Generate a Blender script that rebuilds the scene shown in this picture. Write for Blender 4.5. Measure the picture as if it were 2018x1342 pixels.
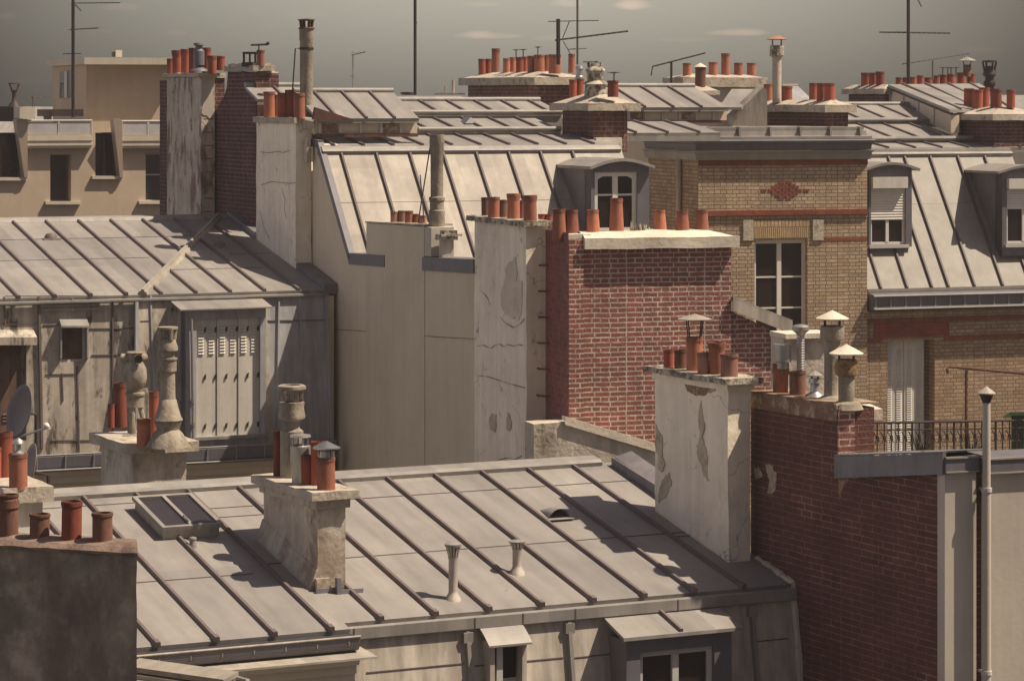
import bpy, bmesh, math, random
from mathutils import Vector, Matrix, noise
random.seed(7)
for o in list(bpy.data.objects): bpy.data.objects.remove(o)
SC = bpy.context.scene; COL = SC.collection
# ------------------------------------------------------------ camera, sky, sun, exposure
F, H, CZ = 5800.0, 195.0, 22.0           # focal length in photo pixels, horizon row, eye height (m)
cam = bpy.data.cameras.new('camera'); camo = bpy.data.objects.new('camera', cam); COL.objects.link(camo)
cam.sensor_width = 36; cam.lens = 36*F/2018; cam.shift_y = -(671-H)/2018; cam.clip_end = 20000; cam.clip_start = .5
camo.location = (0, 0, CZ); camo.rotation_euler = (math.pi/2, 0, 0); SC.camera = camo
LX, LY = -.64, .05                        # horizontal drift of the light per metre of fall
SUN_EL = math.atan2(1, math.hypot(LX, LY)); SUN_AZ = math.atan2(-LX, -LY)   # compass angle from +Y towards +X
w = bpy.data.worlds.new('World'); SC.world = w; w.use_nodes = True
nt = w.node_tree; nt.nodes.clear(); N = nt.nodes.new; L = nt.links.new
sky = N('ShaderNodeTexSky'); sky.sky_type = 'NISHITA'; sky.sun_disc = False
sky.sun_elevation = SUN_EL; sky.sun_rotation = SUN_AZ; sky.dust_density = 3; sky.air_density = .8; sky.ozone_density = .6
bw = N('ShaderNodeRGBToBW'); L(sky.outputs[0], bw.inputs[0])
mx = N('ShaderNodeMix'); mx.data_type = 'RGBA'; mx.inputs[0].default_value = .72
L(sky.outputs[0], mx.inputs[6]); L(bw.outputs[0], mx.inputs[7])
tint = N('ShaderNodeMix'); tint.data_type = 'RGBA'; tint.blend_type = 'MULTIPLY'; tint.inputs[0].default_value = 1
L(mx.outputs[2], tint.inputs[6]); hue = N('ShaderNodeMix'); hue.data_type = 'RGBA'; hue.inputs[6].default_value = (.98, .835, .90, 1); hue.inputs[7].default_value = (1.0, .945, .80, 1); L(hue.outputs[2], tint.inputs[7])
geo = N('ShaderNodeTexCoord')
sep = N('ShaderNodeSeparateXYZ'); L(geo.outputs['Generated'], sep.inputs[0])
def MATH(op, a, b=None, c=None):
    n = N('ShaderNodeMath'); n.operation = op
    for i, x in enumerate((a, b, c)):
        if x is None: continue
        if isinstance(x, (int, float)): n.inputs[i].default_value = x
        else: L(x, n.inputs[i])
    return n.outputs[0]
# sky dimmed towards both sides to draw in a vignette, and deeper overhead
az = MATH('MULTIPLY', sep.outputs[0], sep.outputs[0])
low = MATH('SUBTRACT', 1.0, MATH('MULTIPLY', MATH('MINIMUM', MATH('MAXIMUM', MATH('SUBTRACT', sep.outputs[2], .06), 0.0), .12), 1/.12))
dk = MATH('SUBTRACT', 1.0, MATH('MULTIPLY', low, MATH('MULTIPLY', MATH('MINIMUM', az, .034), 23.0)))
hz = MATH('ADD', .42, MATH('MULTIPLY', low, MATH('SUBTRACT', 1.28, MATH('MULTIPLY', MATH('MINIMUM', MATH('MAXIMUM', sep.outputs[2], 0.0), .06), 9.0))))
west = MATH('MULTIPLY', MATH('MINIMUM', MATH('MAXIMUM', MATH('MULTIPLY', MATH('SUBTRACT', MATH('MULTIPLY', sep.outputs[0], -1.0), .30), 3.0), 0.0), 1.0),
            MATH('SUBTRACT', 1.0, MATH('MINIMUM', MATH('MULTIPLY', MATH('ABSOLUTE', sep.outputs[2]), 1.3), 1.0)))   # unseen glow added low in the west to fill the left-facing walls
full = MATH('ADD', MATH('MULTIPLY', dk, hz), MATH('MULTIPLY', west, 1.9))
L(low, hue.inputs[0])
# soft small clouds: place by direction
prev = None
ns = N('ShaderNodeTexNoise'); ns.inputs['Scale'].default_value = 55; ns.inputs['Detail'].default_value = 5
mpn = N('ShaderNodeMapping'); mpn.inputs['Scale'].default_value = (1, 1, 2.2); L(geo.outputs['Generated'], mpn.inputs[0]); L(mpn.outputs[0], ns.inputs[0])
for (px, py, wx, wy, s) in [(955,72,62,11,1.0),(1255,12,46,16,.95),(1108,8,36,13,.75),(1458,66,58,9,.85),(1095,76,40,9,.2),(945,10,40,7,.2),(212,64,28,7,.35),(345,67,22,6,.3),(10,34,22,9,.4),(245,16,40,9,.25),(1930,100,42,9,.3),(50,160,50,10,.25),(620,30,60,8,.12),(1340,80,60,6,.15)]:
    d = Vector(((px-1009)/F, 1, (H-py)/F)).normalized()
    dx = MATH('MULTIPLY', MATH('SUBTRACT', sep.outputs[0], d.x), F/wx); dz = MATH('MULTIPLY', MATH('SUBTRACT', sep.outputs[2], d.z), F/wy)
    dz2 = MATH('MULTIPLY', dz, MATH('ADD', 1.0, MATH('MULTIPLY', MATH('LESS_THAN', dz, 0.0), .7)))
    r = MATH('ADD', MATH('MULTIPLY', dx, dx), MATH('MULTIPLY', dz2, dz2))
    m = MATH('MULTIPLY', MATH('MAXIMUM', MATH('SUBTRACT', MATH('ADD', 1.0, MATH('MULTIPLY', MATH('SUBTRACT', ns.outputs[0], .5), 4.2)), r), 0.0), s*.8)
    m = MATH('MINIMUM', m, s)
    m = MATH('MULTIPLY', m, MATH('GREATER_THAN', sep.outputs[1], 0.0))
    prev = m if prev is None else MATH('MAXIMUM', prev, m)
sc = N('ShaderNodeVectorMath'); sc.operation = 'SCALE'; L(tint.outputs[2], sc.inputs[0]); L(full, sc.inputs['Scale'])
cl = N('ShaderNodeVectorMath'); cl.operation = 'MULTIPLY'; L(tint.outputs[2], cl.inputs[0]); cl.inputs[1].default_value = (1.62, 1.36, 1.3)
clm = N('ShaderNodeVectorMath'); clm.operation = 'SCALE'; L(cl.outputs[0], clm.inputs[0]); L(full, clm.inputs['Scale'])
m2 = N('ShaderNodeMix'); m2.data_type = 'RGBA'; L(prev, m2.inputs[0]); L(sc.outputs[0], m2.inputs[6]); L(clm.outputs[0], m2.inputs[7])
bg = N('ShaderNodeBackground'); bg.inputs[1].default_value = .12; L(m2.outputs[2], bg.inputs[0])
ow = N('ShaderNodeOutputWorld'); L(bg.outputs[0], ow.inputs[0])
sd = bpy.data.lights.new('sun', 'SUN'); sd.energy = 5.0; sd.angle = math.radians(.5); sd.color = (1, .84, .66)
so = bpy.data.objects.new('sun', sd); COL.objects.link(so)
so.rotation_euler = Vector((LX, LY, -1)).to_track_quat('-Z', 'Y').to_euler(); so.location = (30, -20, 60)
SC.view_settings.view_transform = 'Standard'; SC.view_settings.look = 'None'; SC.view_settings.exposure = .5; SC.view_settings.gamma = 1
SC.render.engine = 'CYCLES'
# ------------------------------------------------------------ geometry helpers
CAM = Vector((0, 0, CZ)); Z = Vector((0, 0, 1))
def ray(px, py): return Vector(((px-1009)/F, 1, (H-py)/F))
def P(px, py, Y): return CAM + ray(px, py)*Y
def hit(px, py, pl):
    r = ray(px, py); return CAM + r*((pl[0]-CAM).dot(pl[1])/r.dot(pl[1]))
def pix(p): d = p-CAM; return (1009+F*d.x/d.y, H-F*d.z/d.y)
class Fr:
    def __init__(s, deg):
        a = math.radians(deg); s.u = Vector((math.cos(a), math.sin(a), 0)); s.v = Vector((-math.sin(a), math.cos(a), 0))
def fac(p, fr): return (p, fr.v)                      # upright plane parallel to the ridge
def party(p, fr): return (p, fr.u)                    # upright plane square to it
def slope(p, fr, t): return (p, (Z - fr.v*t))         # rises t per metre going away
def level(p): return (p, Z)
def walk(p, d, px):                                   # move from p along d until the image column is px
    a = (px-1009)/F; q = p-CAM
    return p + d*((a*q.y-q.x)/(d.x-a*d.y))
class MB:
    def __init__(s): s.v = []; s.f = []; s.sm = []
    def add(s, vs, fs, sm=False):
        n = len(s.v); s.v += [Vector(x) for x in vs]; s.f += [tuple(i+n for i in f) for f in fs]; s.sm += [sm]*len(fs); return s
    def poly(s, pts): return s.add(pts, [tuple(range(len(pts)))])
    def prism(s, pts, vec):
        n = len(pts); q = [p+vec for p in pts]
        return s.add(list(pts)+q, [tuple(range(n)), tuple(range(2*n-1, n-1, -1))]+[(i, i+n, (i+1) % n+n, (i+1) % n) for i in range(n)])
    def box(s, o, a, b, c): return s.prism([o, o+a, o+a+b, o+b], c)
    def cbox(s, c, fr, lu, lv, lz):                    # box centred on c in u and v, standing on c.z
        return s.box(c-fr.u*lu/2-fr.v*lv/2, fr.u*lu, fr.v*lv, Z*lz)
    def bar(s, p, q, wd, ht, nrm):                     # rectangular batten from p to q lying on a surface with normal nrm
        d = (q-p).normalized(); n = nrm.normalized(); sd = d.cross(n).normalized()
        return s.prism([p-sd*wd/2, p+sd*wd/2, p+sd*wd*.36+n*ht, p-sd*wd*.36+n*ht], q-p)
    def tube(s, pts, r, n=8, caps=True):
        pts = [Vector(p) for p in pts]; rings = []
        rs = r if isinstance(r, (list, tuple)) else [r]*len(pts)
        for i, p in enumerate(pts):
            d = (pts[min(i+1, len(pts)-1)]-pts[max(i-1, 0)]).normalized()
            a = d.cross(Z if abs(d.z) < .9 else Vector((1, 0, 0))).normalized(); b = d.cross(a)
            rings.append([p+(a*math.cos(6.28318*k/n)+b*math.sin(6.28318*k/n))*rs[i] for k in range(n)])
        vs = [x for rg in rings for x in rg]; fs = []
        for i in range(len(pts)-1):
            for k in range(n): fs.append((i*n+k, i*n+(k+1) % n, (i+1)*n+(k+1) % n, (i+1)*n+k))
        s.add(vs, fs, True)
        if caps: s.add(rings[0], [tuple(range(n))]); s.add(rings[-1], [tuple(range(n))])
        return s
    def lathe(s, c, prof, n=20, jit=0):                # prof: (radius, height) pairs
        vs = []; fs = []
        for (r, z) in prof:
            for k in range(n):
                a = 6.28318*k/n; rr = r*(1+jit*noise.noise(Vector((math.cos(a)*2, math.sin(a)*2, z*5+c.x*3))))
                vs.append(c+Vector((rr*math.cos(a), rr*math.sin(a), z)))
        for i in range(len(prof)-1):
            for k in range(n): fs.append((i*n+k, i*n+(k+1) % n, (i+1)*n+(k+1) % n, (i+1)*n+k))
        return s.add(vs, fs, True)
    def rough(s, o, a, b, c, cell=.12, amp=.012, open_top=False):   # box with subdivided, uneven faces
        def grid(o, a, b):
            na = max(1, min(60, int(a.length/cell))); nb = max(1, min(60, int(b.length/cell)))
            vs = [o+a*(i/na)+b*(j/nb) for j in range(nb+1) for i in range(na+1)]
            fs = [(j*(na+1)+i, j*(na+1)+i+1, (j+1)*(na+1)+i+1, (j+1)*(na+1)+i) for j in range(nb) for i in range(na)]
            s.add([v+noise.noise_vector(v*3.1)*amp+noise.noise_vector(v*11)*amp*.5 for v in vs], fs)
        grid(o, a, b); grid(o+c, a, b); grid(o, a, c); grid(o+b, a, c); grid(o, b, c); grid(o+a, b, c)
        return s
    def build(s, name, mat, parent=None, bevel=0, label=None):
        off = Vector((0, 0, 0)); p = parent
        while p is not None: off += p.location; p = p.parent
        me = bpy.data.meshes.new(name)
        me.from_pydata([tuple(v-off) for v in s.v], [], s.f); me.materials.append(mat)
        bm = bmesh.new(); bm.from_mesh(me); bmesh.ops.recalc_face_normals(bm, faces=bm.faces)
        uvl = bm.loops.layers.uv.new('UV')
        for f in bm.faces:
            n = f.normal
            if abs(n.z) > .999 or n.length < 1e-6: a = Vector((.94, .34, 0)); b = Vector((-.34, .94, 0))
            else:
                a = Z.cross(n).normalized(); b = n.cross(a)
                if abs(n.z) > .5: pass
            for lp in f.loops:
                co = lp.vert.co+off; lp[uvl].uv = (co.dot(a), co.dot(b))
        bm.to_mesh(me); bm.free()
        for i, pl in enumerate(me.polygons): pl.use_smooth = s.sm[i]
        if any(s.sm): me.set_sharp_from_angle(angle=.7)
        ob = bpy.data.objects.new(name, me); COL.objects.link(ob); ob.parent = parent
        if bevel:
            bv = ob.modifiers.new('bevel', 'BEVEL'); bv.width = bevel; bv.segments = 2; bv.limit_method = 'ANGLE'; bv.angle_limit = .8
        if label: ob['label'] = label
        return ob
def thing(name, label, cat, loc, group=None):
    o = bpy.data.objects.new(name, None); COL.objects.link(o); o.location = loc; o.empty_display_size = .2
    o['label'] = label; o['category'] = cat
    if group: o['group'] = group
    return o
# ------------------------------------------------------------ materials
def mat(name, base, var=.12, sc=1.5, rough=.8, metal=0, bump=.15, bsc=30, stains=(), streak=0, brick=None, spec=.3, cracks=0, sheets=None, soot=0, orand=0):
    m = bpy.data.materials.new(name); m.use_nodes = True; nt = m.node_tree; nt.nodes.clear()
    N = nt.nodes.new; L = nt.links.new
    out = N('ShaderNodeOutputMaterial'); bs = N('ShaderNodeBsdfPrincipled'); L(bs.outputs[0], out.inputs[0])
    bs.inputs['Roughness'].default_value = rough; bs.inputs['Metallic'].default_value = metal; bs.inputs['Specular IOR Level'].default_value = spec
    tc = N('ShaderNodeTexCoord'); obj = tc.outputs['Object']; uv = tc.outputs['UV']
    def noise_(scale, detail=6, src=None, stretch=None, lo=.35, hi=.65, rgh=.6):
        v = src or obj
        if stretch:
            mp = N('ShaderNodeMapping'); mp.inputs['Scale'].default_value = stretch; L(v, mp.inputs[0]); v = mp.outputs[0]
        n = N('ShaderNodeTexNoise'); n.inputs['Scale'].default_value = scale; n.inputs['Detail'].default_value = detail; n.inputs['Roughness'].default_value = rgh; L(v, n.inputs[0])
        mr = N('ShaderNodeMapRange'); mr.inputs[1].default_value = lo; mr.inputs[2].default_value = hi; L(n.outputs[0], mr.inputs[0]); return mr.outputs[0]
    def mixc(f, a, b, mode='MIX'):
        x = N('ShaderNodeMix'); x.data_type = 'RGBA'; x.blend_type = mode
        for i, q in ((0, f), (6, a), (7, b)):
            if isinstance(q, (int, float)): x.inputs[i].default_value = q
            elif isinstance(q, tuple): x.inputs[i].default_value = (*q, 1)
            else: L(q, x.inputs[i])
        return x.outputs[2]
    hgt = None
    if brick:
        bt = N('ShaderNodeTexBrick'); mo, c2, bwid, rh, ms = brick
        wob = N('ShaderNodeTexNoise'); wob.inputs['Scale'].default_value = 3; L(uv, wob.inputs[0])
        va = N('ShaderNodeVectorMath'); va.operation = 'MULTIPLY_ADD'; L(wob.outputs['Color'], va.inputs[0]); va.inputs[1].default_value = (.03, .018, 0); L(uv, va.inputs[2])
        L(va.outputs[0], bt.inputs[0]); bt.inputs['Color1'].default_value = (*base, 1); bt.inputs['Color2'].default_value = (*c2, 1); bt.inputs['Mortar'].default_value = (*mo, 1)
        bt.inputs['Scale'].default_value = 1; bt.inputs['Brick Width'].default_value = bwid; bt.inputs['Row Height'].default_value = rh; bt.inputs['Mortar Size'].default_value = ms
        bt.inputs['Mortar Smooth'].default_value = .25; bt.offset = .5; bt.squash = .55; bt.squash_frequency = 2; bt.inputs['Bias'].default_value = -.1
        col = bt.outputs[0]; hgt = bt.outputs['Fac']
        mot = noise_(9, 3, uv)
        col = mixc(mot, mixc(.55, col, tuple(x*.55 for x in base)), col)
    else:
        col = tuple(base)
    a = noise_(sc); b2 = noise_(sc*7, 4)
    col = mixc(a, mixc(1.0, col, (1-var,)*3, 'MULTIPLY'), mixc(1.0, col, (1+var*.6,)*3, 'MULTIPLY'))
    col = mixc(b2, mixc(1.0, col, (1-var*.5,)*3, 'MULTIPLY'), col)
    if streak:
        s1 = noise_(2.2, 5, obj, (3.2, 3.2, .22), .38, .7); col = mixc(s1, mixc(1.0, col, (1-streak, 1-streak*1.02, 1-streak*1.06), 'MULTIPLY'), col)
    for (sccol, sscale, lo, hi, stretch, amt) in stains:
        f = noise_(sscale, 9, obj, stretch, lo, hi, .68)
        mu = N('ShaderNodeMath'); mu.operation = 'MULTIPLY'; L(f, mu.inputs[0]); mu.inputs[1].default_value = amt; mu.use_clamp = True
        col = mixc(mu.outputs[0], col, tuple(sccol))
    if sheets:
        sp_, of_, jl = sheets
        sx = N('ShaderNodeSeparateXYZ'); L(uv, sx.inputs[0])
        def mth(op, a_, b_):
            n = N('ShaderNodeMath'); n.operation = op
            for i_, x_ in enumerate((a_, b_)):
                if isinstance(x_, (int, float)): n.inputs[i_].default_value = x_
                else: L(x_, n.inputs[i_])
            return n.outputs[0]
        fx = mth('FLOOR', mth('DIVIDE', mth('SUBTRACT', sx.outputs[0], of_), sp_), 0); fy = mth('FLOOR', mth('DIVIDE', sx.outputs[1], jl), 0)
        cx_ = N('ShaderNodeCombineXYZ'); L(fx, cx_.inputs[0]); L(fy, cx_.inputs[1])
        wn_ = N('ShaderNodeTexWhiteNoise'); wn_.noise_dimensions = '2D'; L(cx_.outputs[0], wn_.inputs[0])
        col = mixc(wn_.outputs[0], mixc(1.0, col, (.82, .82, .83), 'MULTIPLY'), mixc(1.0, col, (1.08, 1.07, 1.05), 'MULTIPLY'))
        s2 = noise_(1.6, 6, uv, (3.0, .35, 1), .40, .72); col = mixc(s2, col, mixc(1.0, col, (.77, .76, .75), 'MULTIPLY'))
        s3 = noise_(1.1, 8, uv, (1.5, .8, 1), .56, .70); col = mixc(s3, col, mixc(1.0, col, (1.16, 1.15, 1.12), 'MULTIPLY'))
        s4 = noise_(14, 3, uv, (1, .7, 1), .70, .76); col = mixc(s4, col, mixc(1.0, col, (.6, .58, .56), 'MULTIPLY'))
    if cracks:
        dn = N('ShaderNodeTexNoise'); dn.inputs['Scale'].default_value = 3.5; dn.inputs['Detail'].default_value = 6; L(obj, dn.inputs[0])
        ma = N('ShaderNodeVectorMath'); ma.operation = 'MULTIPLY_ADD'; L(dn.outputs['Color'], ma.inputs[0]); ma.inputs[1].default_value = (.45, .45, .45); L(obj, ma.inputs[2])
        vo = N('ShaderNodeTexVoronoi'); vo.feature = 'DISTANCE_TO_EDGE'; vo.inputs['Scale'].default_value = 1.3; L(ma.outputs[0], vo.inputs[0])
        mr = N('ShaderNodeMapRange'); mr.inputs[1].default_value = .011; mr.inputs[2].default_value = .003; L(vo.outputs[0], mr.inputs[0])
        mk = noise_(1.7, 4, obj, None, .50, .60)
        mm = N('ShaderNodeMath'); mm.operation = 'MULTIPLY'; L(mr.outputs[0], mm.inputs[0]); L(mk, mm.inputs[1])
        m3 = N('ShaderNodeMath'); m3.operation = 'MULTIPLY'; L(mm.outputs[0], m3.inputs[0]); m3.inputs[1].default_value = cracks; m3.use_clamp = True
        col = mixc(m3.outputs[0], col, (.06, .045, .035))
    if soot:
        gz = N('ShaderNodeSeparateXYZ'); L(tc.outputs['Generated'], gz.inputs[0])
        mr = N('ShaderNodeMapRange'); mr.inputs[1].default_value = .72; mr.inputs[2].default_value = 1.0; L(gz.outputs[2], mr.inputs[0])
        nz2 = noise_(9, 4, obj, None, .3, .7); mm = N('ShaderNodeMath'); mm.operation = 'MULTIPLY'; L(mr.outputs[0], mm.inputs[0]); L(nz2, mm.inputs[1])
        m3 = N('ShaderNodeMath'); m3.operation = 'MULTIPLY'; L(mm.outputs[0], m3.inputs[0]); m3.inputs[1].default_value = soot; m3.use_clamp = True
        col = mixc(m3.outputs[0], col, (.035, .022, .018))
    if orand:
        oi = N('ShaderNodeObjectInfo'); col = mixc(oi.outputs['Random'], mixc(1.0, col, (1-orand, 1-orand, 1-orand*.8), 'MULTIPLY'), mixc(1.0, col, (1+orand*.5,)*3, 'MULTIPLY'))
    if isinstance(col, tuple): bs.inputs['Base Color'].default_value = (*col, 1)
    else: L(col, bs.inputs['Base Color'])
    if bump:
        bn = N('ShaderNodeBump'); bn.inputs['Strength'].default_value = bump; bn.inputs['Distance'].default_value = .02
        nz = N('ShaderNodeTexNoise'); nz.inputs['Scale'].default_value = bsc; nz.inputs['Detail'].default_value = 6; L(obj, nz.inputs[0])
        h = nz.outputs[0]
        if hgt is not None:
            sb = N('ShaderNodeMath'); sb.operation = 'SUBTRACT'; L(h, sb.inputs[0]); L(hgt, sb.inputs[1]); h = sb.outputs[0]
        L(h, bn.inputs['Height']); L(bn.outputs[0], bs.inputs['Normal'])
    return m
DIRT = (.045, .03, .022)
M = {}
M['zinc'] = mat('zinc_roof', (.285, .272, .252), .10, .9, .52, .08, .38, 2.6, stains=[((.22,.205,.19), 3.0, .60, .80, None, .4)], sheets=(.56, .1, 1.9))
def zinc_main(u_off, sp): return mat('zinc_roof_main', (.285, .272, .252), .10, .9, .52, .08, .38, 2.6, stains=[((.22,.205,.19), 3.0, .60, .80, None, .4)], sheets=(sp, u_off, 2.05))
M['zinc_seam'] = mat('zinc_batten', (.14, .11, .105), .15, 2, .6, 0, .05, 20)
M['zinc_dark'] = mat('zinc_dark_joint', (.10, .08, .08), .2, 2, .6, 0, .05, 20)
M['zinc_wall'] = mat('zinc_wall_streaked', (.50, .45, .38), .16, 1.5, .62, 0, .08, 6, streak=.40, stains=[((.60,.56,.48), 2.5, .5, .75, (2,2,.5), .5), ((.15,.05,.025), 1.1, .66, .74, (2.5,2.5,.2), .7)])
M['zinc_old'] = mat('zinc_old_stained', (.58, .53, .44), .2, 1.6, .75, 0, .15, 8, streak=.4, stains=[((.055,.042,.035), 2.6, .53, .63, (1.8,1.8,.45), .9), ((.13,.10,.08), 1.6, .50, .68, None, .6), ((.05,.035,.03), 7, .62, .68, (1,1,.4), .8)])
M['zinc_blue'] = mat('zinc_blue_grey', (.42, .42, .44), .15, 1.2, .55, .1, .06, 6, streak=.35)
M['zinc_pale'] = mat('zinc_pale_mansard', (.37, .34, .29), .14, 1.1, .6, 0, .15, 4, streak=.10, sheets=(.62,.2,1.4), stains=[((.46,.425,.36), 2.2, .5, .75, None, .5), ((.28,.26,.225), 1.7, .6, .8, (1,1,1), .5)])
M['zinc_wing'] = mat('zinc_grey_mansard', (.27, .255, .22), .14, 1.1, .6, 0, .06, 5, streak=.12, stains=[((.30,.27,.23), 2.2, .5, .75, None, .5)])
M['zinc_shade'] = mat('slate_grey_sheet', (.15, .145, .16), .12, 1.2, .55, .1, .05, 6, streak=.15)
M['lead'] = mat('lead_flashing', (.20, .19, .20), .2, 2, .55, .1, .1, 12, streak=.2)
M['plaster'] = mat('plaster_white', (.86, .78, .63), .10, 1.2, .92, 0, .25, 25, streak=.14, cracks=.5, stains=[((.40,.35,.27), 1.9, .56, .70, (1,1,.5), .55), ((.34,.29,.22), 4.5, .62, .66, (1,1,.7), .6), (DIRT, 5.5, .68, .74, (1,1,.6), .7)])
M['plaster_old'] = mat('plaster_dirty', (.60, .54, .44), .22, 1.6, .95, 0, .5, 18, cracks=.7, streak=.25, stains=[((.20,.165,.13), 2.6, .50, .66, (1,1,.5), .7), (DIRT, 4.5, .60, .70, (1,1,.6), .8)])
M['plaster_ruin'] = mat('plaster_peeling', (.60, .53, .43), .2, 1.8, .95, 0, .6, 16, streak=.2, stains=[((.17,.10,.07), 1.7, .50, .58, (1.6,1.6,.55), .85), ((.66,.60,.50), 5, .60, .66, None, .6), (DIRT, 4, .58, .64, (1,1,.6), .8)])
M['plaster_stain'] = mat('plaster_rust_stained', (.58, .52, .42), .2, 1.6, .95, 0, .4, 18, streak=.2, stains=[((.17,.12,.09), 1.9, .46, .60, (1,1,.8), .75), ((.15,.06,.035), 2.7, .58, .66, (1,1,.5), .8)])
M['tan'] = mat('render_tan', (.62, .535, .40), .08, .6, .93, 0, .12, 30, streak=.07, cracks=.2, stains=[((.55,.47,.345), .8, .45, .65, (1,1,.35), .5)])
M['tan_c'] = mat('render_ochre', (.44, .36, .265), .08, .8, .93, 0, .06, 30, streak=.06)
M['cream'] = mat('render_cream', (.52, .47, .38), .07, .8, .93, 0, .05, 30, streak=.10)
M['cream_r'] = mat('render_pale', (.50, .455, .38), .08, .8, .93, 0, .08, 20, streak=.12, stains=[((.35,.30,.24), 1.3, .62, .75, (1,1,.4), .4)])
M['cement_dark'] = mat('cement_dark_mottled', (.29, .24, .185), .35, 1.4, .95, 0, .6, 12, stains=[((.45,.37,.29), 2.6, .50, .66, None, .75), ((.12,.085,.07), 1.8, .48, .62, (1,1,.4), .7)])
M['cement'] = mat('cement_cap', (.46, .41, .33), .25, 3, .95, 0, .5, 22, stains=[((.16,.125,.10), 6, .52, .64, None, .8)])
M['cement_pale'] = mat('mortar_pale', (.62, .56, .45), .14, 3, .95, 0, .3, 18, stains=[((.30,.26,.21), 5, .58, .70, None, .6)])
M['cement_lic'] = mat('lichen_cap', (.46, .42, .34), .3, 4, .95, 0, .7, 25, stains=[((.09,.075,.055), 9, .46, .56, None, .9)])
M['brick_red'] = mat('brick_red', (.34, .115, .088), .2, 1.5, .9, 0, .5, 40, brick=((.60,.53,.45), (.20,.10,.075), .225, .066, .0105), stains=[((.17,.075,.06), 1.1, .50, .68, (1,1,.6), .5), ((.45,.38,.33), 1.5, .66, .8, None, .5)])
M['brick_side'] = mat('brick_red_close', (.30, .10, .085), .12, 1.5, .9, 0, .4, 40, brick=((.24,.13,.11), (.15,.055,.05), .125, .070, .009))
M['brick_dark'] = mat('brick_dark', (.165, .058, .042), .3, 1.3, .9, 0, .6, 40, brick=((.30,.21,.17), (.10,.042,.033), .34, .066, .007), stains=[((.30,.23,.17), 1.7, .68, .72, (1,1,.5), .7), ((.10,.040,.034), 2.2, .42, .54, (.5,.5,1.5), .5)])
M['brick_old'] = mat('brick_weathered', (.10, .042, .036), .25, 2, .9, 0, .4, 40, brick=((.24,.15,.13), (.08,.03,.03), .23, .075, .009), stains=[((.30,.26,.22), 1.5, .64, .72, None, .7)])
M['brick_sky'] = mat('brick_brown', (.17, .075, .055), .25, 2, .9, 0, .4, 40, brick=((.28,.20,.16), (.10,.045,.04), .23, .078, .009), stains=[((.36,.32,.26), 1.1, .60, .70, None, .8)])
M['brick_yel'] = mat('brick_yellow', (.49, .385, .26), .14, 1.5, .9, 0, .4, 40, brick=((.12,.075,.045), (.35,.25,.17), .235, .072, .009), stains=[((.62,.50,.32), 6, .64, .72, (.5,.5,2), .7), ((.30,.12,.06), 4.0, .66, .74, (.5,.5,2), .5)])
M['brick_yel2'] = mat('brick_ochre', (.43, .32, .21), .14, 1.5, .9, 0, .4, 40, brick=((.13,.08,.05), (.27,.175,.10), .235, .075, .009), stains=[((.52,.38,.22), 6, .64, .72, (.5,.5,2), .5)])
M['brick_band'] = mat('brick_band_red', (.27, .07, .04), .2, 3, .9, 0, .3, 30, brick=((.16,.08,.05), (.20,.05,.035), .235, .075, .006))
M['terra'] = mat('terracotta', (.41, .155, .088), .16, 5, .85, 0, .12, 25, stains=[((.28,.11,.07), 6, .56, .72, (1,1,.5), .5)], soot=1.0, orand=.38)
M['terra2'] = mat('terracotta_red', (.32, .085, .048), .16, 5, .85, 0, .12, 25, stains=[((.16,.05,.035), 6, .58, .72, (1,1,.5), .5)], soot=1.0, orand=.38)
M['terra3'] = mat('terracotta_brown', (.22, .105, .065), .2, 5, .88, 0, .15, 25, stains=[((.12,.06,.04), 5, .52, .70, (1,1,.5), .6)], soot=1.0, orand=.38)
M['terra4'] = mat('terracotta_faded', (.32, .165, .11), .18, 5, .88, 0, .15, 25, stains=[((.22,.13,.09), 5, .52, .70, (1,1,.5), .6)], soot=1.0, orand=.38)
M['soot'] = mat('soot', (.012, .008, .007), .1, 5, 1, 0, 0)
M['metal_dk'] = mat('metal_dark', (.045, .032, .03), .2, 5, .6, .2, .05, 30)
M['metal_rust'] = mat('metal_rusty', (.12, .055, .04), .3, 5, .8, .1, .2, 30)
M['metal_lt'] = mat('metal_galvanised', (.42, .41, .38), .15, 4, .38, .65, .05, 20, spec=.5)
M['steel'] = mat('steel_bright', (.60, .60, .60), .1, 4, .28, .9, .03, 15, spec=.5)
M['pipe_cem'] = mat('fibre_cement', (.36, .32, .25), .25, 3, .93, 0, .4, 25, streak=.3, stains=[((.14,.11,.085), 5, .50, .66, (1,1,.5), .8), ((.05,.04,.03), 9, .62, .7, None, .7)])
M['white'] = mat('paint_white', (.66, .64, .58), .06, 2, .55, 0, .03, 20, streak=.06)
M['white_dim'] = mat('paint_grey_white', (.46, .44, .42), .08, 2, .6, 0, .03, 20)
M['white_shut'] = mat('paint_shutter', (.60, .575, .51), .08, 2, .6, 0, .05, 20, streak=.16)
M['dish'] = mat('dish_grey', (.13, .11, .105), .12, 2, .5, 0, .03, 20)
M['glass'] = mat('glass_dark', (.022, .014, .012), .1, 1, .08, 0, 0, spec=.5)
M['glass_sky'] = mat('glass_rooflight', (.035, .03, .032), .2, 1, .16, 0, .02, 3, spec=.6)
M['curtain'] = mat('room_brown', (.12, .075, .055), .3, 3, .9)
M['green'] = mat('awning_green', (.02, .04, .018), .1, 2, .7)
M['leaf'] = mat('leaf_dark', (.045, .06, .025), .3, 9, .8)
M['frosted'] = mat('frosted_glass', (.40,.39,.39), .14, 2, .25, 0, .02, 10)
M['ground'] = mat('ground_asphalt', (.06, .055, .05), .2, .2, .95)
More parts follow.
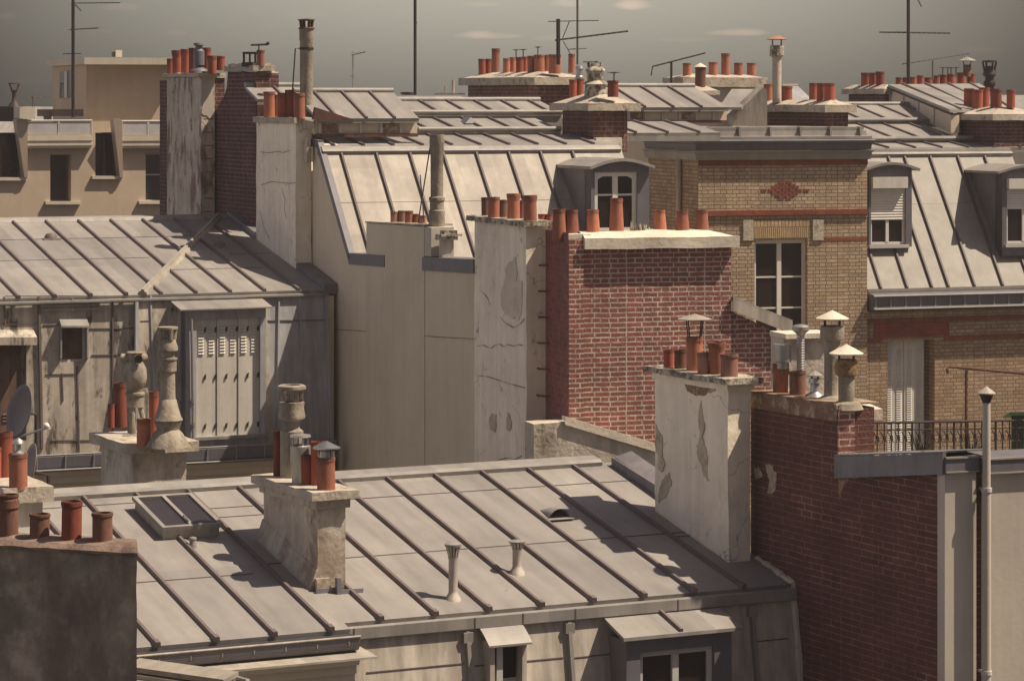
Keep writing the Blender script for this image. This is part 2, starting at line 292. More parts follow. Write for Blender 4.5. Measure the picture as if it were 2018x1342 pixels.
# ------------------------------------------------------------ shared small things
_pots = {}
def pot_mesh(kind, mt):
    key = (kind, mt)
    if key in _pots: return _pots[key]
    pr = {'taper': [(.97,0),(1.0,.03),(.80,.86),(.84,.90),(.84,1.0),(.70,1.0),(.66,.60)],
          'flare': [(.86,0),(.88,.05),(.86,.72),(.96,.84),(1.0,.90),(1.0,.98),(.98,1.0),(.80,1.0),(.74,.60)],
          'plain': [(.95,0),(.95,.88),(1.0,.90),(1.0,1.0),(.82,1.0),(.78,.5)],
          'lip':   [(.93,0),(.92,.80),(.93,.86),(1.0,.88),(1.0,.97),(.97,1.0),(.83,1.0),(.78,.5)],
          'collar':[(.88,0),(.88,.62),(1.0,.68),(1.0,.86),(.92,.9),(1.0,.95),(1.0,1.0),(.84,1.0),(.8,.5)]}[kind]
    mb = MB(); mb.lathe(Vector((0,0,0)), pr, 22, .02); mb.add([Vector((.70*math.cos(k*.5236), .70*math.sin(k*.5236), .6)) for k in range(12)], [tuple(range(12))])
    me_ob = mb.build('chimney_pot', M[mt], None); me = me_ob.data; bpy.data.objects.remove(me_ob)
    _pots[key] = me; return me
def off_of(parent):
    off = Vector((0,0,0)); p = parent
    while p is not None: off += p.location; p = p.parent
    return off
def pot(parent, base, r, h, kind='plain', mt='terra', tilt=.02, name='chimney_pot'):
    o = bpy.data.objects.new(name, pot_mesh(kind, mt)); COL.objects.link(o); o.parent = parent
    o.location = base-off_of(parent); o.scale = (r, r, h)
    o.rotation_euler = (random.uniform(-tilt, tilt), random.uniform(-tilt, tilt), random.uniform(0, 6.28)); return o
def disc(mb, c, r, n=18):
    mb.add([c+Vector((r*math.cos(6.28318*k/n), r*math.sin(6.28318*k/n), 0)) for k in range(n)], [tuple(range(n))])
def hat(parent, c, r, h, legs, rin, mt='metal_lt', name='chimney_cowl', n=18, legmat=None, thick=.012, wob=0):
    """conical rain hat on legs: c is the top centre of the pipe, legs the gap height"""
    mb = MB(); mb.lathe(c, [(.001,legs+h),(r*.5,legs+h*.52),(r,legs),(r*.98,legs-thick),(r*.4,legs+h*.5),(.001,legs+h*.85)], n, wob)
    ob = mb.build(name, M[mt], parent)
    lg = MB()
    for k in range(4):
        a = k*1.5708+.6; lg.tube([c+Vector((rin*math.cos(a), rin*math.sin(a), -.06)), c+Vector((r*.62*math.cos(a), r*.62*math.sin(a), legs+h*.1))], .008, 6)
    lg.build('bracket', M[legmat or 'metal_dk'], ob); return ob
def whirl(parent, c, r, hh, mt='metal_dk', name='flue_cap'):
    mb = MB(); mb.tube([c-Z*.05, c+Z*hh], .012, 6); mb.lathe(c+Z*hh, [(.001,.012),(r,0),(.001,-.02)], 12); mb.build(name, M[mt], parent)
class Stack:
    """chimney stack: C is the top of the near corner between its left-hand face and its right-hand face"""
    def __init__(s, name, label, fr, xc, Y, xl, xr, ytop, ybot, mt, cap=None, shaft='rough', root=None, group=None, z0=None, cat='chimney', shift=0, corner=None, capname='cap'):
        C = corner or P(xc, ytop, Y)
        s.fr = fr; s.C = C; Y = C.y
        s.lv = (walk(C, fr.v, xl)-C).dot(fr.v); s.lu = (walk(C, fr.u, xr)-C).dot(fr.u)
        s.z1 = C.z; s.z0 = z0 if z0 is not None else P(0, ybot, Y).z
        c0 = Vector((C.x, C.y, s.z0))
        s.root = root or thing(name, label, cat, c0+fr.u*s.lu/2+fr.v*s.lv/2, group)
        mb = MB()
        if shaft == 'rough': mb.rough(c0, fr.u*s.lu, fr.v*s.lv, Z*(s.z1-s.z0), .13, .012)
        else: mb.box(c0, fr.u*s.lu, fr.v*s.lv, Z*(s.z1-s.z0))
        s.shaft = mb.build('shaft', M[mt], s.root, bevel=0 if shaft == 'rough' else .012)
        s.top = s.z1
        if cap:
            ov, hh, cm = cap[:3]; fl = cap[3] if len(cap) > 3 else 0
            o = Vector((C.x, C.y, s.z1+.002))-fr.u*ov-fr.v*ov; a = fr.u*(s.lu+2*ov); b = fr.v*(s.lv+2*ov)
            mb = MB()
            if fl:
                mb.rough(o, a, b, Z*hh, .12, .008)
                ins = min(s.lu, s.lv)*.42+ov
                q = [o+Z*hh, o+a+Z*hh, o+a+b+Z*hh, o+b+Z*hh]; u1 = fr.u*ins; v1 = fr.v*ins
                t = [q[0]+u1+v1+Z*fl, q[1]-u1+v1+Z*fl, q[2]-u1-v1+Z*fl, q[3]+u1-v1+Z*fl]
                q = [x-Z*.012 for x in q]
                mb.add(q+t, [(0,1,5,4),(1,2,6,5),(2,3,7,6),(3,0,4,7),(4,5,6,7)])
            else: mb.rough(o, a, b, Z*hh, .09, .012)
            mb.build(capname, M[cm], s.root); s.top = s.z1+hh+fl
        s.long = 'v' if s.lv > s.lu else 'u'
    def at(s, px, row=.5):
        if s.long == 'v': b = s.C+s.fr.u*s.lu*row; p = walk(b, s.fr.v, px)
        else: b = s.C+s.fr.v*s.lv*row; p = walk(b, s.fr.u, px)
        return Vector((p.x, p.y, s.top))
    def pots(s, lst):
        for e in lst:
            px, wp, hp = e[:3]; row = e[3] if len(e) > 3 else .5; kind = e[4] if len(e) > 4 else 'plain'; mt = e[5] if len(e) > 5 else 'terra2'
            p = s.at(px, row); k = p.y/F; pot(s.root, p-Z*.02, wp*k/2, hp*k+.02, kind, mt)
    def k(s, px, row=.5): return s.at(px, row).y/F
def seams(mb, pts, d, n, wd=.045, ht=.04, lift=0):
    for p, q in pts: mb.bar(p+n.normalized()*lift, q+n.normalized()*lift, wd, ht, n)
def window(parent, p0, fr, ua, ub, za, zb, inset=.12, cols=2, rows=(), fw=.06, mt='white', name='window', glass='glass', curtain=False, label=None):
    """framed casement in the plane p0/fr: ua..ub along u, za..zb heights, set back by inset"""
    b = Vector((p0.x, p0.y, 0))+fr.v*inset; q = lambda u, z, v=0: b+fr.u*u+Z*z+fr.v*v
    mb = MB(); D = fr.v*.06
    def rc(u0, u1, z0, z1, dv=0, dd=D): mb.prism([q(u0,z0,dv), q(u1,z0,dv), q(u1,z1,dv), q(u0,z1,dv)], dd)
    rc(ua, ua+fw, za, zb); rc(ub-fw, ub, za, zb); rc(ua+fw, ub-fw, zb-fw, zb); rc(ua+fw, ub-fw, za, za+fw)
    W = (ub-ua-2*fw)/cols
    for i in range(1, cols): u = ua+fw+W*i; rc(u-fw*.65, u+fw*.65, za+fw, zb-fw, -.008)
    for r in rows:
        z = za+(zb-za)*r
        for i in range(cols):
            u0 = ua+fw+W*i+(fw*.65 if i else 0); u1 = ua+fw+W*(i+1)-(fw*.65 if i < cols-1 else 0); rc(u0, u1, z-.015, z+.015, .006, fr.v*.03)
    fo = mb.build(name, M[mt], parent, label=label)
    g = MB().prism([q(ua+fw*.5,za+fw*.5,.03), q(ub-fw*.5,za+fw*.5,.03), q(ub-fw*.5,zb-fw*.5,.03), q(ua+fw*.5,zb-fw*.5,.03)], fr.v*.012)
    g.build('pane', M[glass], fo)
    return fo
def wallh(mb, p0, fr, ua, ub, za, zb, holes, depth, back=True):
    b = Vector((p0.x, p0.y, 0)); q = lambda u, z, v=0: b+fr.u*u+Z*z+fr.v*v
    us = sorted({ua, ub}|{h[i] for h in holes for i in (0, 1)}); zs = sorted({za, zb}|{h[i] for h in holes for i in (2, 3)})
    for i in range(len(us)-1):
        for j in range(len(zs)-1):
            um = (us[i]+us[i+1])/2; zm = (zs[j]+zs[j+1])/2
            if any(h[0] < um < h[1] and h[2] < zm < h[3] for h in holes): continue
            mb.poly([q(us[i],zs[j]), q(us[i+1],zs[j]), q(us[i+1],zs[j+1]), q(us[i],zs[j+1])])
    for h in holes:
        a, c, d, e = h
        for (x, y) in (((a,d),(a,e)), ((a,e),(c,e)), ((c,e),(c,d)), ((c,d),(a,d))):
            mb.poly([q(*x), q(*y), q(*y, depth), q(*x, depth)])
    mb.prism([q(ua,za,depth), q(ub,za,depth), q(ub,zb,depth), q(ua,zb,depth)], fr.v*.15)
    for (x, y) in (((ua,za),(ua,zb)), ((ua,zb),(ub,zb)), ((ub,zb),(ub,za))):
        mb.poly([q(*x), q(*y), q(*y, depth), q(*x, depth)])
def uz(p, p0, fr): return ((p-p0).dot(fr.u), p.z)
def louvre(parent, p0, fr, ua, ub, za, zb, n, mt='white_shut', v=0, name='shutter', slats=(.45,.92), gap=.007, hinge=True):
    """n folding shutter leaves, each with a band of slats"""
    b = Vector((p0.x, p0.y, 0))+fr.v*v; q = lambda u, z, d=0: b+fr.u*u+Z*z+fr.v*d
    W = (ub-ua)/n
    for i in range(n):
        mb = MB(); u0 = ua+W*i+gap/2; u1 = ua+W*(i+1)-gap/2; rec = .015 if i % 2 else 0
        mb.prism([q(u0,za,rec), q(u1,za,rec), q(u1,zb,rec), q(u0,zb,rec)], fr.v*.03)
        zz0 = za+(zb-za)*slats[0]; zz1 = za+(zb-za)*slats[1]; nn = max(3, int((zz1-zz0)/.045))
        for k in range(nn):
            z = zz0+(zz1-zz0)*k/nn; mb.prism([q(u0+W*.22,z,rec-.018), q(u1-W*.22,z,rec-.018), q(u1-W*.22,z+.022,rec-.001), q(u0+W*.22,z+.022,rec-.001)], fr.v*.004)
        so_ = mb.build(name, M[mt], parent)
        if hinge:
            hb = MB()
            for f in (.06,.48,.88): z = za+(zb-za)*f; hb.prism([q(u1-.035,z,rec-.02), q(u1-.01,z+.01,rec-.02), q(u1-.0,z+.09,rec-.02), q(u1-.03,z+.07,rec-.02)], fr.v*.02)
            hb.build('hinge', M['metal_dk'], so_)
def zslope(parent, fr, bl, xr, ytop, t, sp=.55, mt='zinc', name='roof', thick=.05, off=.3, roll=True, seam='zinc_seam', wd=.045, ht=.035, skirt=.12, joints=()):
    """low zinc slope: bl world point of its lower left corner, runs to column xr, rises until row ytop"""
    br = walk(bl, fr.u, xr); r = (H-ytop)/F; q = bl-CAM; d = fr.v+Z*t
    wv = (r*q.y-q.z)/(d.z-r*d.y); up = d*wv; n = (Z-fr.v*t).normalized()
    mb = MB(); mb.prism([bl, br, br+up, bl+up], -n*thick)
    mb.box(bl-Z*skirt-n*thick, br-bl, fr.v*.04, Z*(skirt-.004))
    ro = mb.build(name, M[mt], parent)
    sm = MB(); Lr = (br-bl).length; x = off
    while x < Lr: sm.bar(bl+fr.u*x+n*.001-d*.01, bl+fr.u*x+up+n*.001, wd, ht, n); x += sp
    sm.build('standing_seams', M[seam], ro)
    if roll:
        rb = MB(); rb.tube([bl+up+n*.02, br+up+n*.02], .05, 10); rb.build('ridge_roll', M[mt], ro)
    return ro, bl+up, br+up, n
# ============================================================ A: the near building with the wide zinc roof
fa = Fr(26.8)
R0 = P(850, 933, 33); _q = walk(R0, -fa.v, 1165); tR = (R0.z-P(0, 1181, _q.y).z)/(R0-_q).dot(fa.v)
nR = (Z-fa.v*tR).normalized(); RPL = slope(R0, fa, tR)
def RP(u, v, h=0): return R0+fa.u*u+(fa.v+Z*tR)*v+nR*h
def Ruv(px, py): p = hit(px, py, RPL)-R0; return p.dot(fa.u), p.dot(fa.v)
uE = Ruv(1190, 903)[0]; uH = Ruv(1483, 1092)[0]; vS = Ruv(1290, 1000)[1]-.1; uL = Ruv(-250, 985)[0]
vE = Ruv(1060, 1194)[1]; vE2 = Ruv(552, 1251)[1]
u1 = Ruv(848, 932)[0]; us_ = (Ruv(1449, 1153)[0]-Ruv(742, 1221)[0])/7
uB = u1-us_*2+.06+us_*0; uB = Ruv(672, 1241)[0]+.10
A = thing('zinc_roof_building', 'near building with the broad sunlit zinc roof, a skylight and dormers under its eaves', 'building', RP(0, 0).copy()*1)
A.location.z = 0
mb = MB(); mb.prism([RP(uL,0), RP(uE+.02,0), RP(uE+.02,vS), RP(uH,vS), RP(uH,vE), RP(uB,vE), RP(uB,vE2), RP(uL,vE2)], -nR*.06)
M['zinc_main'] = zinc_main((R0.dot(fa.u)+u1), us_); roofA = mb.build('roof', M['zinc_main'], A)
sm = MB(); tips = MB()
for k in range(-12, 5):
    u = u1+k*us_
    if u > uE-.12: continue
    ve = vE if u > uB else vE2
    if 0: pass
    # battens stop at the chimney and pass under the skylight kerb
    sm.bar(RP(u, -.10, .001), RP(u, ve+.05, .001), .044, .038, nR)
    sm.bar(RP(u, ve+.05, .001), RP(u, ve-.03, .001), .062, .05, nR)
sm.build('standing_seams', M['zinc_seam'], roofA)
jb = MB()
for (px, py, ua, ub) in [(900,970,uB-.3,uE),(900,1083,uB-.2,uE-.0),(1300,1060,u1+us_*3,uE),(218,994,uL,uB-.35),(350,1142,uL,uB-.4),(430,1020,u1-us_*5,u1-us_*4),(1300,1010,u1+us_*4,uE)]:
    v = Ruv(px, py)[1]; jb.bar(RP(ua, v, .001), RP(ub, v, .001), .014, .006, nR)
jb.build('sheet_joints', M['zinc_dark'], roofA)
mb = MB(); mb.prism([RP(uL,-.10,.004), RP(uL,.12,.004), RP(uL,.12,.055), RP(uL,-.04,.06), RP(uL,-.10,.045)], RP(uE-.15,0)-RP(uL,0))
mb.build('ridge_capping', M['zinc'], roofA)
for k in range(9):
    pass
# back slope falling away behind the ridge
mb = MB(); b0 = RP(uL,.13,-.03); b1 = RP(uE,.13,-.03)
mb.prism([b0, b1, b1+fa.v*1.2-Z*.9, b0+fa.v*1.2-Z*.9], Z*-.05); mb.prism([b0+fa.v*1.2-Z*.9, b1+fa.v*1.2-Z*.9, Vector((*(b1+fa.v*1.2).xy,0)), Vector((*(b0+fa.v*1.2).xy,0))], fa.v*-.1)
mb.build('rear_wall', M['tan'], A)
# raised edge flashing on the right (party wall upstand)
0 and print('EDGE', pix(RP(uE,vE)), pix(RP(uH,vE)), pix(RP(uE,vS)), uE, uH); mb = MB(); mb.prism([RP(uE,-.12), RP(uE+.22,-.12), RP(uE+.22,-.12)+Z*.16, RP(uE,-.12)+Z*.10], (fa.v+Z*tR)*(vS-.0+.12))
mb.build('edge_flashing', M['lead'], roofA)
# eaves band and the steep zinc below it
e0 = RP(uB,vE); e1 = RP(uH-.01,vE); zE = e0.z; EU = (e1-e0)
pf = [(0.02,-.055), (-.045,-.03), (-.055,-.05), (-.055,-.155), (-.04,-.165), (.05,-.165)]
mb = MB(); mb.prism([e0+fa.v*a+Z*b for a, b in pf], EU); mb.build('eaves_band', M['zinc'], A)
mb = MB()
for px in (692, 1025, 930, 1128, 1330): 
    s0 = walk(e0, fa.u, px); MB().box(s0-fa.v*.059-Z*.158, fa.u*.014, fa.v*.01, Z*.11).build('band_joint', M['zinc_dark'], A)
mt0 = e0-fa.v*.0-Z*.165; dm = (-fa.v*.16-Z).normalized(); nm = (-fa.v+Z*.16).normalized()
u0m = -.6
mb = MB(); mb.prism([mt0+fa.u*-.02, mt0+EU, mt0+EU+dm*3.4, mt0+fa.u*-.02+dm*3.4], -nm*.15)
mansA = mb.build('mansard_wall', M['zinc_wall'], A)
MPL = (mt0, nm)
mb = MB(); jo = MB()
for px, l in ((918, 3.2), (1118, 3.2), (1478, 3.2)):
    s0 = walk(mt0, fa.u, px); mb.bar(s0+dm*.02, s0+dm*l, .055, .05, nm); mb.cbox(s0+dm*.08+nm*.03-Z*.05, fa, .10, .05, .10)
mb.build('standing_seams', M['zinc'], mansA)
for (xa, xb, y) in ((722,914,1325),(935,1110,1312),(1125,1215,1296),(1486,1552,1264)):
    p = hit(xa, y, MPL); q = walk(p, fa.u, xb); jo.bar(p, q, .014, .008, nm)
jo.build('sheet_joints', M['zinc_dark'], mansA)
for xa, y in ((1120,0),):
    pass
# body down to the street
mb = MB(); base0 = mt0+dm*3.38; base1 = base0+EU
mb.prism([Vector((*(base0+fa.v*.12).xy,0)), Vector((*(base1+fa.v*.12).xy,0)), base1+fa.v*.12, base0+fa.v*.12], fa.v*2.5); mb.build('wall', M['cream'], A)
# left eave with its gutter and the cream wall under it
g0 = RP(uL,vE2); g1 = RP(uB+.02,vE2)
mb = MB(); rr = .088
prof = [(-.01,.0)]+[(-.01-rr+rr*math.cos(math.radians(a)), -rr*1.0+ -rr*math.sin(math.radians(a))+.03) for a in range(0, 181, 22)]+[(-.02-2*rr,.0)]
prof += [(a+.008 if a < -.08 else a-.008, b+.008 if b < -.04 else b) for a, b in reversed(prof)]
mb.prism([g0+fa.v*a+Z*(b-.045) for a, b in prof], g1-g0); gut = mb.build('gutter', M['zinc_shade'], A)
mb = MB(); 
x = 300
while x < 700: s0 = walk(g0, fa.u, x); mb.tube([s0+fa.v*(-.012-rr+(rr+.004)*math.cos(math.radians(a)))+Z*(-.06-rr*.3-(rr+.006)*math.sin(math.radians(a))) for a in range(60, 190, 20)], .006, 5); x += 62
mb.tube([g0+fa.v*(-.02-2*rr)-Z*.04, g1+fa.v*(-.02-2*rr)-Z*.04], .011, 8); mb.build('gutter_bracket', M['zinc_wall'], gut)
# cream cornice wall
c1 = P(742, 1296, g1.y-.25); cfr = fa
c0 = walk(c1, -fa.u, 100)
cp = [(0,0),(-.02,.0),(-.0,-.05),(.06,-.06),(.06,-.14),(.10,-.15),(.10,-9),(.5,-9),(.5,.02)]
mb = MB(); mb.prism([c0+fa.v*a+Z*b for a, b in cp], c1-c0-fa.u*.18); 
mb.build('cornice_wall', M['cream'], A)
mb = MB(); mb.prism([c0-fa.v*.03+Z*.0, c0-fa.v*.03+Z*.02, c0+fa.v*.45+Z*.05, c0+fa.v*.45+Z*.004], c1-c0); mb.build('cornice_capping', M['zinc_pale'], A)
# ---- skylight
sk = [Ruv(280,1004), Ruv(386,997), Ruv(416,1056), Ruv(308,1065)]
ua = (sk[0][0]+sk[3][0])/2; ub = (sk[1][0]+sk[2][0])/2; va = (sk[3][1]+sk[2][1])/2; vb = (sk[0][1]+sk[1][1])/2
hk = .10
mb = MB(); mb.prism([RP(ua,va,.002), RP(ub,va,.002), RP(ub,vb,.002), RP(ua,vb,.002)], nR*hk); skl = mb.build('skylight', M['zinc_wall'], A)
mb = MB(); f = .045
def skb(a, b, c, d, h0, h1): mb.prism([RP(a,b,h0), RP(c,b,h0), RP(c,d,h0), RP(a,d,h0)], nR*(h1-h0))
o = .03; h0 = hk+.003; h1 = hk+.045
skb(ua-o,va-o,ub+o,va-o+f,h0,h1); skb(ua-o,vb+o-f,ub+o,vb+o,h0,h1); skb(ua-o,va-o+f,ua-o+f,vb+o-f,h0,h1); skb(ub+o-f,va-o+f,ub+o,vb+o-f,h0,h1)
um = (ua+ub)/2; skb(um-.02,va-o+f,um+.02,vb+o-f,h0,h1)
mb.build('window_frame', M['zinc'], skl)
for a, b in ((ua-o+f,um-.02),(um+.02,ub+o-f)):
    g = MB(); g.prism([RP(a,va-o+f,h0+.012), RP(b,va-o+f,h0+.012), RP(b,vb+o-f,h0+.012), RP(a,vb+o-f,h0+.012)], nR*.01); g.build('pane', M['glass_sky'], skl)
mb = MB(); mb.tube([RP(um-.01,va+.08,h1+.01), RP(um-.01,va+.22,h1+.02), RP(um-.01,va+.24,h1+.0)], .008, 6); mb.build('handle', M['metal_lt'], skl)
# ---- large dormer
fp = hit(1240, 1262, (MPL[0]-fa.v*.42, fa.v)); zt = fp.z
du0 = fp; du1 = walk(fp, fa.u, 1437)
mb = MB(); bk = fa.v*.75
Ld = (du1-du0).length; U = fa.u
wz0 = P(0,1288,fp.y).z
wa = (walk(fp,U,1262)-fp).length; wb = (walk(fp,U,1408)-fp).length
p0d = fp
wallh(mb, p0d, fa, 0, Ld, zt-2.6, zt, [(wa,wb,wz0-1.5,wz0)], .16)
mb.prism([du0+Z*0, du0-Z*2.6, du0-Z*2.6+bk*1.0, du0+bk*.55, ], U*.004-U*.006)
mb.prism([du0-Z*2.6, du0+fa.v*.001, du0+bk*.62, du0+bk*1.3-Z*2.6], U*-.03)
mb.prism([du1-Z*2.6, du1+fa.v*.001, du1+bk*.62, du1+bk*1.3-Z*2.6], U*.03)
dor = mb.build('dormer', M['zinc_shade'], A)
mb = MB(); r0 = du0-U*.10-fa.v*.07+Z*.01; r1 = du1+U*.12-fa.v*.07+Z*.01; upb = fa.v*.60+Z*.17
mb.prism([r0, r1, r1+upb-U*.0, r0+upb+U*.03], Z*.035); s = walk(r0, U, 1345); mb.build('dormer_roof', M['zinc'], dor)
mb = MB(); nn = (Z*.6-fa.v*.17).normalized(); mb.bar(s+Z*.034+fa.v*.02, s+Z*.034+upb*.9, .04, .04, nn); mb.build('roof_seam', M['zinc_seam'], dor)
window(A, p0d, fa, wa, wb, wz0-1.5, wz0, .05, 2, (), .055, 'white_dim', 'window')
# ---- small hooded dormer
p = hit(966, 1262, (MPL[0]-fa.v*.20, fa.v)); q = walk(p, U, 1040); Lq = (q-p).length
mb = MB(); wd = .05
for (x0, x1) in ((.0,.05),(Lq-.06,Lq-.01)): mb.prism([p+U*x0-Z*.02, p+U*x1-Z*.02, p+U*x1-Z*1.4, p+U*x0-Z*1.4], fa.v*.40)
mb.prism([p+U*.05-Z*.02-fa.v*-.0, p+U*(Lq-.06)-Z*.02, p+U*(Lq-.06)-Z*.08, p+U*.05-Z*.08], fa.v*.35)
sdm = mb.build('dormer', M['zinc_wall'], A)
mb = MB(); arc = []
for i in range(9): a = i/8*math.pi*.5; arc.append((-.10*math.cos(a)-.02+.0, .0+.16*math.sin(a)))
sec = [p-U*.04+fa.v*(-.06+.34*(i/8))+Z*(-.04+.17*math.sin(i/8*math.pi*.5)) for i in range(9)]
mb.prism(sec+[x-Z*.02 for x in reversed(sec)], U*(Lq+.06)); mb.build('dormer_hood', M['zinc'], sdm)
g = MB(); g.prism([p+U*.06-Z*.09, p+U*(Lq-.07)-Z*.09, p+U*(Lq-.07)-Z*1.4, p+U*.06-Z*1.4], fa.v*.02); 
gg = MB()
for k in range(1): gg.prism([p+U*(Lq*.20)-Z*.08+fa.v*.02, p+U*(Lq*.36)-Z*.08+fa.v*.02, p+U*(Lq*.36)-Z*1.4+fa.v*.02, p+U*(Lq*.20)-Z*1.4+fa.v*.02], fa.v*.03)
wf = gg.build('window_frame', M['white_dim'], sdm)
for v in g.v: v += fa.v*.12
g.build('pane', M['glass'], sdm)
# ============================================================ small things on the near roof
def roofpt(px, py): return hit(px, py, RPL)
for (bx, by, tx, ty, lab) in [(893,1180,892,1068,'taller flared zinc vent pipe standing low on the near zinc roof'), (1019,1129,1020,1064,'shorter flared zinc vent pipe right of the taller one on the near roof')]:
    b = roofpt(bx, by); k = b.y/F; hh = (by-ty)*k
    t = thing('vent_pipe', lab, 'vent pipe', b, 'flared vent pipes on the near zinc roof')
    r = 9*k
    mb = MB(); mb.lathe(b, [(r*1.9,-.02),(r*1.6,.02),(r*1.05,.06),(r,.08),(r,hh*.70),(r*1.15,hh*.74)], 18); mb.build('pipe', M['zinc_wall'], t)
    mb = MB(); n = 12
    for i in range(n):
        a = i*6.28318/n; c, s_ = math.cos(a), math.sin(a); a2 = a+.26
        mb.add([b+Vector((r*.95*c, r*.95*s_, hh*.70)), b+Vector((r*.95*math.cos(a2), r*.95*math.sin(a2), hh*.70)), b+Vector((r*1.75*math.cos(a2+.05), r*1.75*math.sin(a2+.05), hh*.95)), b+Vector((r*1.75*math.cos(a-.05), r*1.75*math.sin(a-.05), hh*.95))], [(0,1,2,3)])
    mb.build('flared_fins', M['zinc_wall'], t)
    mb = MB(); mb.lathe(b, [(r*1.85,hh*.93),(r*1.9,hh*.97),(r*1.2,hh*1.0),(.001,hh*1.01)], 18); mb.lathe(b, [(r*.8,hh*.6),(r*.8,hh*.9)], 12); mb.build('lid', M['zinc'], t)
b = roofpt(380, 1078); t = thing('vent_stub', 'tiny stub vent on the near zinc roof just below the skylight', 'vent pipe', b); k = b.y/F
mb = MB(); mb.lathe(b, [(9*k,-.02),(7*k,.03),(6.5*k,.08),(8*k,.085),(7*k,.10),(.001,.11)], 14); mb.build('pipe', M['zinc'], t)
b = roofpt(1098, 1022); t = thing('hooded_vent', 'scoop-shaped hooded zinc vent at the edge of the chimney shadow', 'vent', b)
mb = MB(); sec = []
for j in range(7):
    f = j/6; rr_ = .13*(1-.25*f); row = []
    for i in range(11):
        a = math.pi*i/10; row.append(b+fa.u*(rr_*math.cos(a))+(fa.v+Z*tR)*(-.05+.30*f)+nR*(rr_*math.sin(a)*(1-f*f*.75)+.004))
    sec.append(row)
vs = [x for r_ in sec for x in r_]; fs = [(j*11+i, j*11+i+1, (j+1)*11+i+1, (j+1)*11+i) for j in range(6) for i in range(10)]
mb.add(vs, fs, True); mb.build('hood', M['zinc'], t)
mb = MB(); mb.prism([b+fa.u*.16-fa.v*.10+nR*.002, b-fa.u*.16-fa.v*.10+nR*.002, b-fa.u*.16+fa.v*.27+nR*.002+Z*tR*.3, b+fa.u*.16+fa.v*.27+nR*.002+Z*tR*.3], nR*.006); mb.build('base_flashing', M['zinc'], t)
# ---- chimney stack on the near roof (left)
cb = hit(626, 1163, RPL)
S12 = Stack('chimney_stack', 'stained plaster chimney stack standing in the middle of the near zinc roof', fa, 626, cb.y, 519, 681, 985, 1230, 'plaster_stain', (.10,.085,'cement'), group='chimney stacks on the near roof')
mb = MB(); c0 = Vector((S12.C.x, S12.C.y, 0)); 
for i, (ov, z) in enumerate(((.03, -.02),)): mb.rough(Vector((S12.C.x, S12.C.y, S12.z1-.09))-fa.u*.035-fa.v*.035, fa.u*(S12.lu+.07), fa.v*(S12.lv+.07), Z*.088, .12, .008)
mb.build('cap_moulding', M['cement'], S12.root)
mb = MB(); q0 = Vector((S12.C.x, S12.C.y, 0)); zb = lambda v: R0.z+((q0+fa.v*v-R0).dot(fa.v))*tR
sk_ = [q0+fa.v*v_+Z*zb(v_) for v_ in (0, S12.lv)]
sec = [sk_[0]-Z*.02-fa.u*.09, sk_[0]+Z*.20-fa.u*.015, sk_[1]+Z*.20-fa.u*.015, sk_[1]-Z*.02-fa.u*.09]
mb.add(sec+[sk_[0]-Z*.02+fa.u*.01, sk_[0]+Z*.22+fa.u*.01, sk_[1]+Z*.22+fa.u*.01, sk_[1]-Z*.02+fa.u*.01], [(0,1,2,3),(0,4,5,1),(3,2,6,7),(1,5,6,2)])
q1 = q0+Z*zb(0); mb.rough(q1-fa.v*.06-fa.u*.03-Z*.05, fa.u*(S12.lu*.5), fa.v*.10, Z*.17, .1, .008)
mb.build('base_fillet', M['plaster_stain'], S12.root)
mb = MB(); a_ = q1-fa.v*.085-fa.u*.05-Z*.03; mb.box(a_, fa.u*.30, fa.v*.02, Z*.06); mb.box(a_+fa.u*.20-fa.v*.06, fa.u*.04, fa.v*.06, Z*.16); mb.box(a_+fa.u*.24-fa.v*.06-Z*.02, fa.u*.24, fa.v*.02, Z*.06); mb.build('base_flashing', M['lead'], S12.root)
S12.pots([(547,18,88,.35,'plain','terra2'), (606,24,58,.35,'plain','terra2'), (627,30,86,.62,'plain','terra2'), (643,38,64,.40,'plain','terra')])
c = S12.at(575, .62); k = c.y/F      # tall cement flue with a lantern cowl
mb = MB(); mb.lathe(c-Z*.02, [(23*k,0),(23*k,95*k),(16*k,100*k),(14*k,112*k),(18*k,116*k),(26*k,120*k),(27*k,126*k),(24*k,140*k),(25*k,152*k),(21*k,153*k),(20*k,130*k)], 22, .02); fl = mb.build('flue', M['pipe_cem'], S12.root)
mb = MB()
for i in range(4): a = i*1.5708+.5; mb.box(c+Vector((19*k*math.cos(a)-.02, 19*k*math.sin(a)-.01, 150*k)), Vector((.045,0,0)), Vector((0,.02,0)), Z*26*k)
mb.lathe(c, [(24*k,172*k),(28*k,174*k),(28*k,180*k),(24*k,182*k),(18*k,182*k),(17*k,174*k)], 20, .03); mb.build('cowl', M['pipe_cem'], fl)
c = S12.at(592, .25); k = c.y/F
mb = MB(); mb.lathe(c-Z*.02, [(17*k,0),(17*k,40*k),(20*k,46*k),(20*k,78*k),(17*k,80*k),(16*k,60*k)], 20); fl = mb.build('flue', M['metal_lt'], S12.root)
mb = MB(); mb.lathe(c, [(.001,99*k),(20*k,96*k),(21*k,92*k),(.001,91*k)], 20)
for i in range(4): a = i*1.57+.4; mb.tube([c+Vector((15*k*math.cos(a),15*k*math.sin(a),76*k)), c+Vector((15*k*math.cos(a),15*k*math.sin(a),94*k))], 2.2*k, 6)
mb.build('cowl', M['metal_lt'], fl)
c = S12.at(643, .40); k = c.y/F
mb = MB(); mb.lathe(c, [(15*k,56*k),(16*k,60*k),(16*k,76*k),(13*k,77*k)], 18); fc = mb.build('cowl_collar', M['steel'], S12.root)
hat(S12.root, c+Z*74*k, 28*k, 13*k, 10*k, 14*k, 'steel', 'rain_hat', 9)
